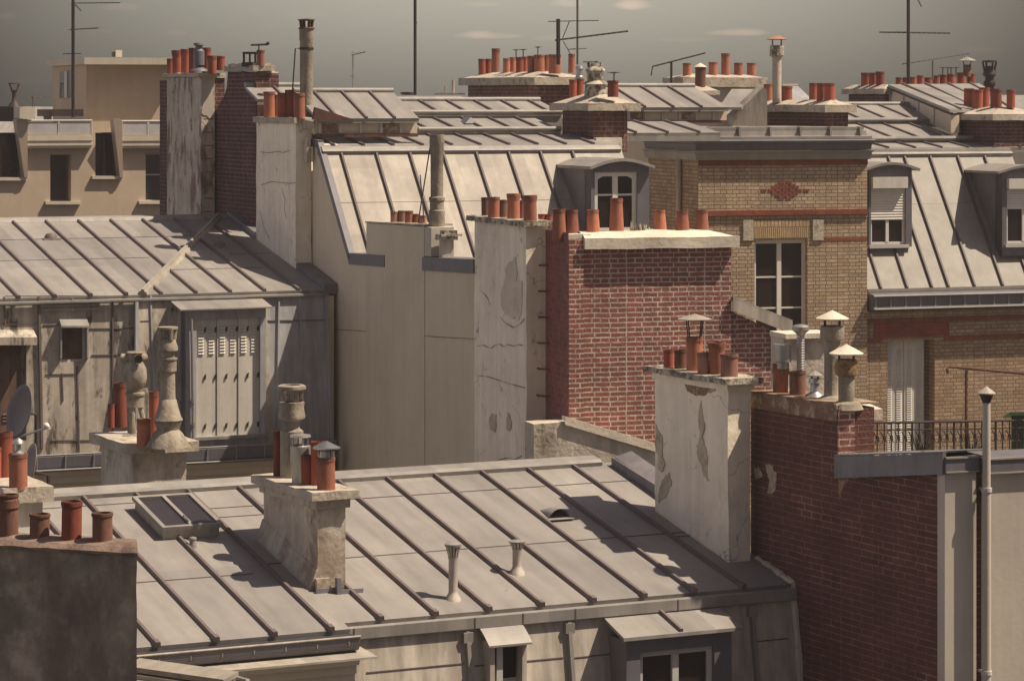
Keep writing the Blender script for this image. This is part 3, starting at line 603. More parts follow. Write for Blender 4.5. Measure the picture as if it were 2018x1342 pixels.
# ---- chimney stack on the near roof (right)
cb = hit(1435, 1108, RPL)
S10 = Stack('chimney_stack', 'tall pale plaster chimney stack with a long brown stain, right end of the near roof', fa, 1435, cb.y, 1291, 1479, 757, 1150, 'plaster', (.10,.06,'cement_lic'), group='chimney stacks on the near roof')
mb = MB(); mb.rough(Vector((S10.C.x, S10.C.y, S10.z1-.07))-fa.u*.03-fa.v*.03, fa.u*(S10.lu+.06), fa.v*(S10.lv+.06), Z*.068, .12, .008); mb.build('cap_moulding', M['plaster'], S10.root)
# eroded patches where the render has fallen away on the left-hand face
def patch(parent, S, pts, mt, name='bare_patch', dep=.006, side='v'):
    pl = party(S.C-S.fr.u*dep, S.fr) if side == 'v' else fac(S.C-S.fr.v*dep, S.fr)
    n = S.fr.u if side == 'v' else S.fr.v
    q = [hit(x, y, pl) for x, y in pts]; c_ = sum(q, Vector())/len(q); out = []
    for i in range(len(q)):
        for j in range(8):
            a = q[i].lerp(q[(i+1) % len(q)], j/8); out.append(a+noise.noise_vector(a*7)*.035+noise.noise_vector(a*23)*.022)
    out = [o-n*((o-pl[0]).dot(n)) for o in out]
    MB().prism([x-n*.004 for x in out], n*.02).build(name, M[mt], parent)
def patch2(parent, pl, n, pts, mt, name='bare_patch', amp=1):
    q = [hit(x, y, pl) for x, y in pts]; out = []
    for i in range(len(q)):
        for j in range(8): a = q[i].lerp(q[(i+1) % len(q)], j/8); out.append(a+(noise.noise_vector(a*8)*.03+noise.noise_vector(a*25)*.02)*amp)
    out = [o-n*((o-pl[0]).dot(n)) for o in out]; MB().prism(out, n*.012).build(name, M[mt], parent)
M['repair'] = mat('render_repair', (.62,.555,.44), .14, 3, .95, 0, .4, 22, stains=[((.45,.39,.30), 5, .5, .66, None, .6)])
M['bare'] = mat('bare_render', (.50,.43,.32), .2, 4, .95, 0, .5, 25, stains=[((.14,.10,.07), 6, .5, .66, None, .6)])
M['rust'] = mat('rust_stain', (.24,.15,.10), .3, 4, .95, 0, .4, 25, stains=[((.42,.36,.27), 7, .5, .62, None, .8)])
patch(S10.root, S10, [(1381,790),(1386,815),(1390,838),(1384,860),(1392,890),(1396,930),(1398,952),(1388,940),(1376,905),(1374,880),(1381,860),(1375,830)], 'bare')
patch(S10.root, S10, [(1293,835),(1300,850),(1306,868),(1304,890),(1309,915),(1303,930),(1297,925),(1296,900),(1292,880)], 'bare'); patch(S10.root, S10, [(1316,930),(1322,950),(1318,968),(1304,985),(1298,990),(1300,960)], 'bare')
patch(S10.root, S10, [(1350,755),(1395,757),(1410,765),(1398,775),(1385,782),(1368,778),(1355,768)], 'rust', 'rust_patch')
S10.pots([(1318,22,34,.35,'plain','terra2'),(1341,26,36,.5,'plain','terra3'),(1369,34,66,.5,'plain','terra'),(1386,24,42,.15,'plain','terra4'),(1413,36,62,.6,'flare','terra'),(1437,37,45,.35,'lip','terra4')])
c = S10.at(1369, .5); k = c.y/F
hat(S10.root, c+Z*64*k, 34*k, 10*k, 38*k, 15*k, 'zinc_pale', 'rain_hat')
# ============================================================ B: zinc-clad attic building on the left
fb = Fr(24); B0 = P(641, 571, 47.6); tB = .2; nB = (Z-fb.v*tB).normalized()
def on(pl, fr, px, py): return hit(px, py, pl)
Bl = walk(B0, -fb.u, -70); LB = (B0-Bl).length
q = walk(B0, -fb.u, 300)-CAM; r = (H-435)/F; d = fb.v+Z*tB; wB = (r*q.y-q.z)/(d.z-r*d.y)
B = thing('zinc_attic_building', 'left building with a low hipped zinc roof above a stained zinc attic with closed shutters', 'building', Vector((B0.x-3, B0.y+1, 0)))
def BP(u, v, h=0): return B0+fb.u*u+(fb.v+Z*tB)*v+nB*h
def Buv(px, py): p = hit(px, py, slope(B0, fb, tB))-B0; return p.dot(fb.u), p.dot(fb.v)
mb = MB(); mb.prism([BP(-LB,0), BP(.02,0), BP(.02,wB), BP(-LB,wB)], -nB*.06); roofB = mb.build('roof', M['zinc'], B)
sm = MB(); tp = sm; hu, hv = Buv(268, 570)[0], 0; tu = Buv(430, 430)[0]
for (x0, y0) in ((0,503),(0,497),(30,565),(88,565),(160,565),(235,560)): pass
ub0 = Buv(88,566)[0]; stp = Buv(160,566)[0]-ub0
for k in range(-3, 12):
    u = ub0+k*stp
    if u > -.2: break
    # left of the hip rib the battens end at the rib's foot; right of it they start on the rib
    f = (u-hu)/(tu-hu)
    if u < hu: a, b = 0, wB
    elif f < 1:
        a, b = 0, wB*f-.12
        if b > .2: sm.bar(BP(u,a,.001), BP(u,b,.001), .05, .04, nB)
        a, b = wB*f+.14, wB
        if b-a < .2: continue
    sm.bar(BP(u,a,.001), BP(u,b,.001), .05, .04, nB); tp.bar(BP(u,a-.02,.001), BP(u,a+.05,.001), .06, .05, nB)
sm.build('standing_seams', M['zinc_seam'], roofB)
mb = MB(); mb.bar(BP(hu,0,.002), BP(tu,wB,.002), .16, .05, nB); mb.bar(BP(hu,0,.05), BP(tu,wB,.05), .06, .04, nB); mb.build('hip_rib', M['zinc_pale'], roofB)
jb = MB()
for (y, xa, xb) in ((512,-60,300),(470,-60,400),(500,450,560),(530,330,520)):
    v = Buv((xa+xb)/2, y)[1]; ua_, ub_ = Buv(xa, y)[0], Buv(xb, y)[0]; jb.bar(BP(ua_,v,.001), BP(min(ub_,-.1),v,.001), .014, .006, nB)
jb.build('sheet_joints', M['zinc_dark'], roofB)
mb = MB(); mb.prism([BP(-LB,wB-.10,.003), BP(-LB,wB+.06,.003), BP(-LB,wB+.06,.06), BP(-LB,wB-.05,.06)], BP(0,0)-BP(-LB,0)); mb.build('ridge_capping', M['zinc'], roofB)
mb = MB(); mb.prism([BP(-.02,-.02)-Z*.06, BP(.22,-.02)-Z*.06, BP(.22,-.02)+Z*.10, BP(-.02,-.02)+Z*.10], (fb.v+Z*tB)*(wB+.04)); mb.build('edge_parapet', M['lead'], roofB)
mb = MB(); mb.prism([BP(-LB,wB+.02,-.08), BP(.2,wB+.02,-.08), Vector((*BP(.2,wB+.02).xy,0)), Vector((*BP(-LB,wB+.02).xy,0))], fb.v*.15); mb.build('rear_wall', M['tan'], B)
for (x, y, l) in ((100,471,'small dark round vent stub on the left zinc roof'),(432,487,'small dark vent stub in the chimney shadow on the left roof')):
    b = hit(x, y, slope(B0, fb, tB)); k = b.y/F; t = thing('roof_vent', l, 'vent', b)
    mb = MB(); mb.lathe(b, [(13*k,-.03),(12*k,.05),(8*k,.09),(.001,.10)], 14); mb.build('hood', M['zinc_seam'], t)
    mb = MB(); mb.cbox(b-Z*.02-fb.v*.02, fb, 34*k, .16, .03); mb.build('base_flashing', M['zinc'], t)
# eaves lip
mb = MB(); mb.prism([BP(-LB,0)-Z*.05, BP(-LB,-.07)-Z*.045, BP(-LB,-.07)-Z*.075, BP(-LB,0)-Z*.08], fb.u*(LB+.05)); mb.build('eaves_lip', M['zinc'], B)
# left facade (upright)
uC = (hit(268, 575, fac(B0, fb))-B0).dot(fb.u)
fl0 = B0+fb.v*.03-Z*.082
zb = P(0, 900, B0.y-.3).z
pF = fl0
wl = [uz(hit(x, y, fac(pF, fb)), pF, fb) for x, y in ((-45,678),(52,868),(119,640),(168,712))]
holes = [(wl[0][0], wl[1][0], wl[1][1], wl[0][1]), (wl[2][0], wl[3][0], wl[3][1], wl[2][1])]
mb = MB(); wallh(mb, pF, fb, -LB, uC, zb, pF.z, holes, .14); fwl = mb.build('attic_wall', M['zinc_old'], B)
sm = MB(); jo = MB(); nf = -fb.v
def fbar(m, xa, ya, xb, yb, w_, h_, pl=None, n=None):
    pl = pl or fac(pF, fb); n = n or nf
    m.bar(hit(xa,ya,pl)+n*.001, hit(xb,yb,pl)+n*.001, w_, h_, n)
fbar(sm,76,585,82,885,.05,.045); fbar(sm,8,585,10,640,.03,.03); fbar(sm,152,722,156,890,.03,.02); fbar(sm,122,735,124,790,.02,.02); fbar(sm,222,590,222,890,.03,.02)
sm.build('standing_seams', M['zinc_seam'], fwl)
for (xa, y, xb) in ((10,584,235),(-60,640,70),(84,641,118),(170,648,262),(90,738,150),(100,868,262),(180,700,262)): fbar(jo, xa, y, xb, y-1, .016, .012)
jo.build('sheet_joints', M['zinc_dark'], fwl)
window(B, pF, fb, *[holes[1][i] for i in (0,1,2,3)], .03, 1, (), .035, 'white_dim', 'window', 'curtain')
mb = MB(); a = hit(116,628,fac(pF,fb)); c = hit(171,628,fac(pF,fb)); mb.prism([a, a-fb.v*.01+Z*0, a-fb.v*.16-Z*.10, a-fb.v*.16-Z*.13, a-Z*.10], c-a)
a = hit(116,642,fac(pF,fb)); 
mb.prism([a, a-fb.v*.10, a-fb.v*.10-Z*.5, a-Z*.55], fb.u*.025); c = hit(168,642,fac(pF,fb)); mb.prism([c, c-fb.v*.10, c-fb.v*.10-Z*.5, c-Z*.55], fb.u*.025)
mb.build('window_hood', M['zinc'], B)
# far-left shuttered window
Wd = holes[0][1]-holes[0][0]
louvre(B, pF, fb, holes[0][0]+.03, holes[0][1]-.06, holes[0][2], holes[0][3], 4, 'curtain', .06, slats=(.2,.3), hinge=False)
mb = MB(); a = hit(-50,650,fac(pF,fb)); c = hit(66,650,fac(pF,fb)); mb.prism([a, a-fb.v*.22-Z*.10, a-fb.v*.22-Z*.22, a-Z*.16], c-a); mb.build('window_hood', M['zinc_old'], B)
mb = MB(); z_ = lambda x, y, o=.05: hit(x, y, fac(pF-fb.v*o, fb))
mb.tube([z_(80,603), z_(196,600)], .022, 8); mb.tube([z_(84,612), z_(196,609)], .016, 8); mb.tube([z_(142,588), z_(143,612)], .02, 8); cp_ = mb.build('conduit', M['zinc'], B)
# right-hand block: steep zinc, leaning out towards its foot
m0 = B0-Z*.082+fb.u*uC; dB = (-fb.v*.13-Z).normalized(); nb = (-fb.v+Z*.13).normalized(); LL = -uC
hB = (B0.z-zb)*1.01
mb = MB(); mb.prism([m0, m0+fb.u*LL, m0+fb.u*(LL+.02)+dB*hB, m0-fb.u*.10+dB*hB], -nb*.12)
mb.prism([m0, m0+fb.v*.3, m0+fb.v*.3+Z*-hB, m0-fb.u*.10+dB*hB], fb.u*.05)
mB = mb.build('mansard_wall', M['zinc_blue'], B); BPL = (m0, nb)
mb = MB(); xr_ = 526
a0 = m0+fb.u*.0+nb*.004; rgt = (hit(526,600,BPL)-m0).dot(fb.u)
mb.prism([a0-dB*0, a0+fb.u*rgt, a0+fb.u*rgt+dB*hB, a0-fb.u*.09+dB*hB], nb*.006); mb.build('weathered_sheets', M['zinc_old'], mB)
sm = MB(); jo = MB()
sm.bar(m0+nb*.002, m0-fb.u*.10+dB*hB, .07, .06, nb)
for xa, xb in ((549,545),(590,600),(296,306)): fbar(sm, xa, 582, xb, 880, .035, .035, BPL, nb)
fbar(sm, 641, 580, 654, 895, .05, .05, BPL, nb)
sm.build('standing_seams', M['zinc_blue'], mB)
for (xa, y, xb) in ((275,588,520),(276,633,300),(527,632,648),(390,868,520)): fbar(jo, xa, y, xb, y-1, .014, .018, BPL, nb)
jo.build('sheet_joints', M['zinc_dark'], mB)
# dormer with closed shutters
dp = fac(B0-fb.v*.46, fb); P0d = B0-fb.v*.46
a = hit(366,612,dp); c = hit(524,612,dp); ua = (a-P0d).dot(fb.u); uc = (c-P0d).dot(fb.u); zt = a.z; zz0 = hit(450,862,dp).z
o0, o1 = (hit(387,628,dp)-P0d).dot(fb.u), (hit(513,628,dp)-P0d).dot(fb.u); oz = hit(450,627,dp).z; ob_ = hit(450,858,dp).z
mb = MB(); wallh(mb, P0d, fb, ua, uc, zz0-.15, zt, [(o0,o1,ob_,oz)], .10)
for uu in (ua, uc-.03): 
    s = Vector((P0d.x,P0d.y,0))+fb.u*uu; mb.prism([s+Z*(zz0-.15)+fb.v*.002, s+Z*zt+fb.v*.002, s+Z*zt+fb.v*.42, s+Z*(zz0-.15)+fb.v*.30], fb.u*.029)
dB_ = mb.build('dormer', M['zinc_blue'], B)
mb = MB(); s = Vector((P0d.x,P0d.y,zt+.005)); h0 = s+fb.u*(ua-.12)-fb.v*.10; mb.prism([h0, h0+Z*.02, h0+fb.v*.5+Z*.12, h0+fb.v*.5+Z*.09], fb.u*(uc-ua+.20)); mb.build('dormer_hood', M['zinc'], dB_)
mb = MB(); s = Vector((P0d.x,P0d.y,ob_-.05)); mb.prism([s+fb.u*ua-fb.v*.05, s+fb.u*uc-fb.v*.05, s+fb.u*uc-fb.v*.05+Z*.045, s+fb.u*ua-fb.v*.05+Z*.045], fb.v*.045); mb.build('sill', M['zinc'], dB_)
louvre(B, P0d, fb, o0, o1, ob_, oz, 6, 'white_shut', .045, slats=(.70,.96))
mb = MB(); pz = lambda x, y: hit(x, y, fac(P0d-fb.v*.04, fb)); mb.tube([pz(377,618), pz(379,700), pz(380,790), pz(381,880)], .022, 8); mb.tube([pz(380,785),pz(380,795)], .03, 8); mb.tube([pz(381,832),pz(381,840)], .03, 8); mb.build('downpipe', M['zinc'], B)
# gutter and the wall below it
gp = fac(B0-fb.v*.62, fb); ga = hit(-60, 892, gp); gb = walk(ga, fb.u, 662)
mb = MB(); zt = hit(400, 882, gp).z; ga.z = gb.z = zt
prof = [(0,0),(-.02,0),(-.03,-.02),(-.015,-.19),(.0,-.21),(-.05,-.225),(-.05,-.25),(.06,-.25),(.30,-.20),(.30,-.17),(.02,-.19)]
mb.prism([ga+fb.v*a+Z*b for a, b in prof], gb-ga); gB = mb.build('gutter', M['zinc_shade'], B)
mb = MB(); mb.tube([ga-fb.v*.02+Z*.005, gb-fb.v*.02+Z*.005], .012, 6); mb.tube([ga-fb.v*.052-Z*.225, gb-fb.v*.052-Z*.225], .012, 6)
x = -40
while x < 650: s = walk(ga, fb.u, x); mb.bar(s-fb.v*.035, s-fb.v*.03-Z*.21, .02, .012, -fb.v); x += 56
mb.build('gutter_bracket', M['zinc'], gB)
mb = MB(); prof = [(.0,-.255),(.06,-.34),(.10,-.35),(.10,-.45),(.16,-.46),(.16,-.255)]; mb.prism([ga+fb.v*a+Z*b for a, b in prof], gb-ga); mb.build('cornice', M['tan'], B)
mb = MB(); s0 = ga+fb.v*.17-Z*.26; s1 = gb+fb.v*.17-Z*.26; mb.prism([s0, s1, Vector((*s1.xy,0)), Vector((*s0.xy,0))], fb.v*.3); mb.build('wall', M['tan'], B)
mb = MB(); s0 = B0+fb.u*.0-Z*.1; mb.prism([s0, s0+fb.v*wB, Vector((*(s0+fb.v*wB).xy,0)), Vector((*s0.xy,0))], fb.u*.15); mb.build('gable_wall', M['tan'], B)

# ============================================================ chimney 11 behind the near ridge
S11 = Stack('chimney_stack', 'grey plaster chimney stack with tall pottery cowls in front of the zinc attic wall', fa, 262, 38.5, 199, 367, 893, 1250, 'plaster_old', (.13,.13,'cement'), z0=P(0,1100,38.5).z-2)
S11.pots([(219,14,44,.55,'plain','terra2'),(238,26,84,.75,'plain','terra2'),(283,29,50,.12,'plain','terra'),(303,20,88,.7,'plain','terra2')])
c = S11.at(266, .55); k = c.y/F
mb = MB()
for i in range(3): a = i*2.1+.3; mb.tube([c+Vector((12*k*math.cos(a),12*k*math.sin(a),0)), c+Vector((16*k*math.cos(a),14*k*math.sin(a),30*k)), c+Vector((10*k*math.cos(a),10*k*math.sin(a),52*k))], [7*k,5*k,5*k], 8)
mb.lathe(c, [(17*k,52*k),(17*k,56*k),(17*k,74*k),(20*k,76*k),(20*k,80*k),(16*k,82*k),(17*k,92*k),(22*k,98*k),(24*k,112*k),(22*k,128*k),(17*k,138*k),(14*k,142*k)], 24, .03); fl = mb.build('flue', M['pipe_cem'], S11.root)
mb = MB()
for i in range(3):
    a = i*2.094+.9; cc = c+Vector((10*k*math.cos(a),10*k*math.sin(a),148*k)); dd = Vector((math.cos(a),math.sin(a),0)); ee = Vector((-dd.y,dd.x,0))
    mb.tube([cc+dd*18*k*0, cc+dd*16*k], [7*k,9*k], 12, False)
    mb.tube([cc+dd*15*k, cc+dd*17*k], [9*k,9*k], 12, False)
mb.lathe(c, [(14*k,140*k),(12*k,144*k),(14*k,157*k),(17*k,159*k),(15*k,161*k),(.001,161*k)], 18, .05); mb.build('cowl', M['pipe_cem'], fl)
c = S11.at(331, .45); k = c.y/F
mb = MB(); mb.lathe(c-Z*.02, [(43*k,0),(40*k,8*k),(30*k,26*k),(22*k,34*k),(24*k,40*k),(28*k,50*k),(30*k,53*k),(26*k,60*k),(20*k,78*k),(17*k,92*k),(15*k,94*k),(14*k,120*k),(14*k,146*k),(17*k,149*k),(17*k,170*k),(19*k,172*k),(19*k,175*k),(13*k,176*k),(13*k,188*k),(20*k,190*k),(20*k,196*k),(16*k,206*k),(15*k,212*k),(14*k,210*k),(.001,208*k)], 26, .04); fl = mb.build('flue', M['pipe_cem'], S11.root)
mb = MB(); mb.lathe(c, [(19*k,228*k),(20*k,229*k),(20*k,233*k),(.001,234*k),(.001,228*k)], 18)
for i in range(4): a = i*1.5708+.55; mb.tube([c+Vector((14*k*math.cos(a),14*k*math.sin(a),208*k)), c+Vector((16*k*math.cos(a),16*k*math.sin(a),230*k))], 4.5*k, 6)
mb.build('cowl', M['pipe_cem'], fl)
# ============================================================ party-wall stacks behind the left roof
S3 = Stack('chimney_stack', 'cracked pale plaster chimney stack with five crowded pots at the corner of the left roof', fb, 583, 48.8, 505, 614, 244, 600, 'plaster', (.05,.10,'cement'), group='stacks on the party wall behind the left roof')
S3.pots([(516,18,46,.5,'plain','terra4'),(531,24,50,.25,'plain','terra'),(544,22,44,.7,'plain','terra2'),(557,22,48,.25,'plain','terra2'),(573,23,54,.7,'plain','terra2'),(590,24,48,.25,'lip','terra')])
mb = MB(); a = P(600,250,S3.C.y-.1); mb.rough(a-Z*.03, fb.u*.16, fb.v*.12, Z*.16, .06, .012); mb.rough(P(605,285,S3.C.y-.1)-Z*.3, fb.u*.06, fb.v*.12, Z*.42, .06, .015); mb.build('broken_bracket', M['plaster_old'], S3.root)
mb = MB()
for (pts) in ([(513,300),(530,302),(545,299),(558,301),(570,297)],[(514,365),(535,358),(550,360),(572,362),(582,360)],[(555,372),(562,395),(560,412),(565,430)],[(512,415),(520,450),(530,470)]):
    pl = party(S3.C-fb.u*.014, fb); q = [hit(x, y, pl) for x, y in pts]
    for a, b in zip(q, q[1:]): mb.bar(a, b, .007, .003, -fb.u)
mb.build('cracks', M['metal_dk'], S3.root)
# tall flue pipe
c = P(604, 232, 49.4); k = c.y/F
t = thing('flue_pipe', 'tall white fibre-cement flue pipe with a rusty lantern cowl, highest on the left skyline', 'flue pipe', c)
mb = MB(); mb.lathe(c-Z*.1, [(15*k,0),(18*k,.05),(18*k,.12),(11*k,.14),(11*k,.26),(13*k,.27),(13*k,150*k+.1),(14.5*k,153*k+.1),(14*k,160*k+.1),(14.5*k,162*k+.1),(14*k,176*k+.1),(12*k,176*k+.1)], 22, .015); mb.build('pipe', M['pipe_cem'], t)
mb = MB(); mb.lathe(c, [(16*k,174*k),(17*k,175*k),(13*k,178*k),(12*k,174*k)], 16); mb.lathe(c, [(.001,195*k),(17*k,193*k),(17*k,191*k),(.001,190*k)], 16)
for i in range(4): a = i*1.57+.5; mb.tube([c+Vector((11*k*math.cos(a),11*k*math.sin(a),175*k)), c+Vector((13*k*math.cos(a),13*k*math.sin(a),192*k))], 3.2*k, 5)
mb.build('cowl', M['metal_rust'], t)
mb = MB(); mb.tube([c+Vector((-12*k,0,136*k)), c+Vector((-22*k,0,136*k)), c+Vector((-28*k,0,46*k))], .012, 6); mb.lathe(c, [(14*k,133*k),(14.3*k,135*k),(14*k,138*k)], 16); mb.build('stay_rod', M['metal_dk'], t)
# brick stack 2
pl = party(P(503, 480, 51.2), fb); s2 = [hit(x, y, pl) for x, y in ((449,142),(504,145),(508,520),(405,520),(411,240),(417,225),(427,213),(441,192),(447,172))]
S2r = thing('chimney_stack', 'dark weathered brick chimney stack with a sloped shoulder between the two plaster stacks', 'chimney', s2[3]*1, 'stacks on the party wall behind the left roof')
mb = MB(); mb.prism(s2, fb.u*.42); mb.build('shaft', M['brick_old'], S2r)
a = s2[0]-fb.u*.06-fb.v*-.05; mb = MB(); L2 = (s2[0]-s2[1]).length+.1
o = s2[1]-fb.u*.06-fb.v*.06; o.z = s2[0].z+.002; mb.rough(o, fb.u*.40, fb.v*L2, Z*.10, .1, .012); mb.rough(o+Z*.1+fb.u*.05+fb.v*.05, fb.u*.30, fb.v*(L2-.1), Z*.04, .1, .012); mb.build('cap', M['cement'], S2r)
mb = MB(); o2 = P(517,160,51.3); mb.rough(o2, fb.u*.30, fb.v*.5, Z*.16, .1, .01); mb.rough(o2+Z*.16+fb.u*.05+fb.v*.06, fb.u*.2, fb.v*.36, Z*.08, .1, .01); mb.box(o2-Z*.32+fb.u*.05+fb.v*.05, fb.u*.2, fb.v*.4, Z*.32); mb.build('side_block', M['cement_pale'], S2r)
pot(S2r, P(514,131,51.2), 8.5*k, 33*k, 'lip', 'terra'); kk = k
mb = MB(); c = P(510,130,51.4); mb.tube([c, c+Z*.36], .012, 6); mb.tube([c+Vector((-.14,0,.36)), c+Vector((.16,0,.37))], .02, 6); mb.tube([c+Vector((.13,0,.37)), c+Vector((.18,0,.40))], .03, 6); mb.build('wind_vane_cap', M['metal_dk'], S2r)
mb = MB(); c = P(492,130,51.4); 
for sx in (-.10,.10): mb.box(c+Vector((sx-.015,-.06,0)), Vector((.03,0,0)), Vector((0,.12,0)), Z*.2)
mb.box(c+Vector((-.01,-.06,0)), Vector((.025,0,0)), Vector((0,.12,0)), Z*.2); mb.box(c+Vector((-.12,-.07,.2)), Vector((.25,0,0)), Vector((0,.15,0)), Z*.04); mb.box(c+Vector((-.13,-.07,-.02)), Vector((.26,0,0)), Vector((0,.15,0)), Z*.08); mb.build('lantern_cowl', M['metal_dk'], S2r)
# peeling stack 1
S1 = Stack('chimney_stack', 'tall chimney stack with badly peeling blackened plaster and eight red pots', fb, 396, 53.0, 329, 423, 152, 560, 'plaster_ruin', (.07,.07,'cement'), group='stacks on the party wall behind the left roof')
patch(S1.root, S1, [(396,160),(400,200),(398,225),(408,230),(415,236),(420,225),(422,160)], 'cream_r', 'sunlit_patch', .008, 'u')  # pale patch stands for sunlight on the right-hand face
mb = MB(); b = S1.C+fb.v*(S1.lv+.002); mb.box(Vector((b.x,b.y,S1.z0))-fb.u*.0, fb.u*.30, fb.v*.45, Z*(S1.z1-S1.z0-.05)); mb.build('brick_flue', M['brick_old'], S1.root)
mb = MB(); b = S1.C+fb.u*(S1.lu+.002)+fb.v*.1; mb.box(Vector((b.x,b.y,P(0,240,53).z)), fb.u*.22, fb.v*.6, Z*(S1.z1-P(0,240,53).z-.02)); mb.build('side_flue', M['brick_old'], S1.root)
mb = MB(); mb.rough(Vector((b.x,b.y,S1.z1-.02))-fb.v*.03, fb.u*.24, fb.v*.66, Z*.08, .1, .01); mb.build('side_cap', M['cement'], S1.root)
S1.pots([(336,15,30,.3,'plain','terra2'),(349,21,46,.3,'flare','terra2'),(366,21,48,.5,'flare','terra2'),(381,19,50,.3,'plain','terra2'),(407,18,50,.7,'plain','terra2'),(418,20,34,.6,'flare','terra2')])
pot(S1.root, P(435,139,53), 9.5*kk, 30*kk, 'lip', 'terra2')
c = S1.at(392, .1); k = c.y/F; mb = MB(); mb.lathe(c+Z*.03, [(18*k,0),(16*k,4*k),(8*k,8*k),(7*k,12*k)], 16); mb.lathe(c+Z*.03, [(11*k,12*k),(11*k,40*k),(7*k,44*k),(7*k,50*k),(11*k,52*k),(10*k,56*k),(.001,57*k)], 16, .05); mb.build('flue_cowl', M['zinc_shade'], S1.root)
rg = MB()
for y in range(235, 430, 26): a = P(404,y,52.8); rg.tube([a-Vector((.02,0,0)), a+Vector((.16,-.1,0))], .012, 6)
rg.build('climbing_irons', M['metal_rust'], S1.root)
# ============================================================ C: ochre building far left
fc = Fr(25); CY = 66
c0 = P(-40, 260, CY); cr = walk(c0, fc.u, 345)
Cb = thing('ochre_apartment_building', 'ochre rendered apartment building at far left with glass-fronted roof terraces and a square rooftop room', 'building', Vector((c0.x+4, c0.y+2, 0)))
pC = c0; cpl = fac(pC, fc); cu = lambda x, y: uz(hit(x, y, cpl), pC, fc)
hs = []
for (xa, xb, ya, yb) in ((99,140,305,398),(188,236,262,350),(-30,46,262,354),(287,332,300,400)): 
    a, b = cu(xa, yb), cu(xb, ya); hs.append((a[0], b[0], a[1], b[1]))
Lc = (cr-c0).dot(fc.u); zc0 = P(0,440,CY).z-1; zc1 = cu(150,233)[1]
mb = MB(); wallh(mb, pC, fc, 0, Lc, zc0, zc1-.35, hs, .35); mb.build('wall', M['tan_c'], Cb)
mb = MB(); s = Vector((c0.x,c0.y,0))+fc.v*.6; mb.box(s, fc.u*Lc, fc.v*6, Z*(zc1-.5)); mb.build('building_body', M['tan_c'], Cb)
window(Cb, pC, fc, *hs[0], .22, 1, (), .05, 'curtain', 'window', 'glass'); window(Cb, pC, fc, *hs[3], .2, 1, (.55,), .06, 'white_dim', 'window', 'glass_sky')
window(Cb, pC, fc, *hs[1], .3, 2, (), .05, 'curtain', 'window', 'glass'); window(Cb, pC, fc, *hs[2], .3, 2, (), .05, 'curtain', 'window', 'glass')
for i, (xa, xb, y) in enumerate(((88,158,403),(180,240,353),(-40,52,356),(272,330,402))):
    a = hit(xa, y, cpl); b = hit(xb, y, cpl); mb = MB(); mb.prism([a-fc.v*.09, b-fc.v*.09, b+fc.v*.0, a+fc.v*.0], Z*.07); mb.build('sill', M['cream'], Cb)
# window surround of the tall window, cheeks of the recessed bays, terrace parapets
for (xa, xb) in ((46,62),(236,240)):
    pass
k = CY/F
for (xa, xb) in ((50,182),(240,345)):
    a = hit(xa, 293, (pC-fc.v*.16, fc.v)); b = walk(a, fc.u, xb)
    mb = MB(); prof = [(0,0),(0,.06),(-.02,.06),(-.02,.11),(.0,.11),(.0,.17),(-.03,.17),(-.03,.28),(.33,.28),(.33,0)]
    mb.prism([a+fc.v*p_+Z*q_ for p_, q_ in prof], b-a); mb.build('terrace_slab', M['cream'], Cb)
    g = MB(); x0 = a+Z*.29; Lg = (b-a).length; n = max(2, int(Lg/.95))
    fr_ = MB()
    for i in range(n+1): fr_.cbox(x0+fc.u*(Lg*i/n)+fc.v*.02, fc, .03, .03, .33)
    fr_.tube([x0+Z*.335+fc.v*.02, x0+fc.u*Lg+Z*.335+fc.v*.02], .022, 6); ra = fr_.build('terrace_railing', M['white_dim'], Cb)
    for i in range(n): g = MB(); s = x0+fc.u*(Lg*i/n+.03)+fc.v*.02; g.box(s+Z*.02, fc.u*(Lg/n-.06), fc.v*.012, Z*.29); g.build('pane', M['frosted'] if 'frosted' in M else M['white_dim'], ra)
# sloping cheeks between the bays
for (xt, xb_, xw) in ((45,52,30),(230,240,24)):
    t0 = hit(xt-xw+10, 235, (pC-fc.v*.02, fc.v)); t1 = hit(xt+3, 235, (pC-fc.v*.02, fc.v)); b1 = hit(xb_, 350, (pC-fc.v*.02, fc.v)); b0 = hit(xb_-6, 350, (pC-fc.v*.02, fc.v))
    mb = MB(); mb.prism([t0-fc.v*.28, t1-fc.v*.28, b1-fc.v*.1, b0-fc.v*.1], fc.v*.28); mb.build('bay_cheek', M['tan_c'], Cb)
# rooftop room
fr_ = Fr(20); rc_ = P(170, 235, CY+2.6); rl = walk(rc_, fr_.v, 104); rr_ = walk(rc_, fr_.u, 345); lv = (rl-rc_).length; lu = (rr_-rc_).length; zt = P(0,128,rc_.y).z
hh = uz(P(118,150,1), P(118,150,1), fr_)
mb = MB(); mb.box(Vector((rc_.x,rc_.y,zc1-.6)), fr_.u*lu, fr_.v*lv, Z*(zt-zc1+.6)); rm = mb.build('rooftop_room', M['tan_c'], Cb)
mb = MB(); o = Vector((rc_.x,rc_.y,zt+.003))-fr_.u*.12-fr_.v*.35; mb.box(o, fr_.u*(lu+.3), fr_.v*(lv+.5), Z*.16); mb.build('flat_roof', M['cream'], rm)
mb = MB(); pl = party(rc_-fr_.u*.01, fr_)
q = [hit(x, y, pl) for x, y in ((119,142),(145,140),(145,192),(119,194))]; mb.prism(q, -fr_.u*.02); wv_ = mb.build('window', M['glass'], rm)
mb = MB(); q = [hit(x, y, pl) for x, y in ((130,141),(135,141),(135,193),(130,193))]; mb.prism([p_-fr_.u*.021 for p_ in q], -fr_.u*.02); mb.build('frame', M['white_dim'], wv_)
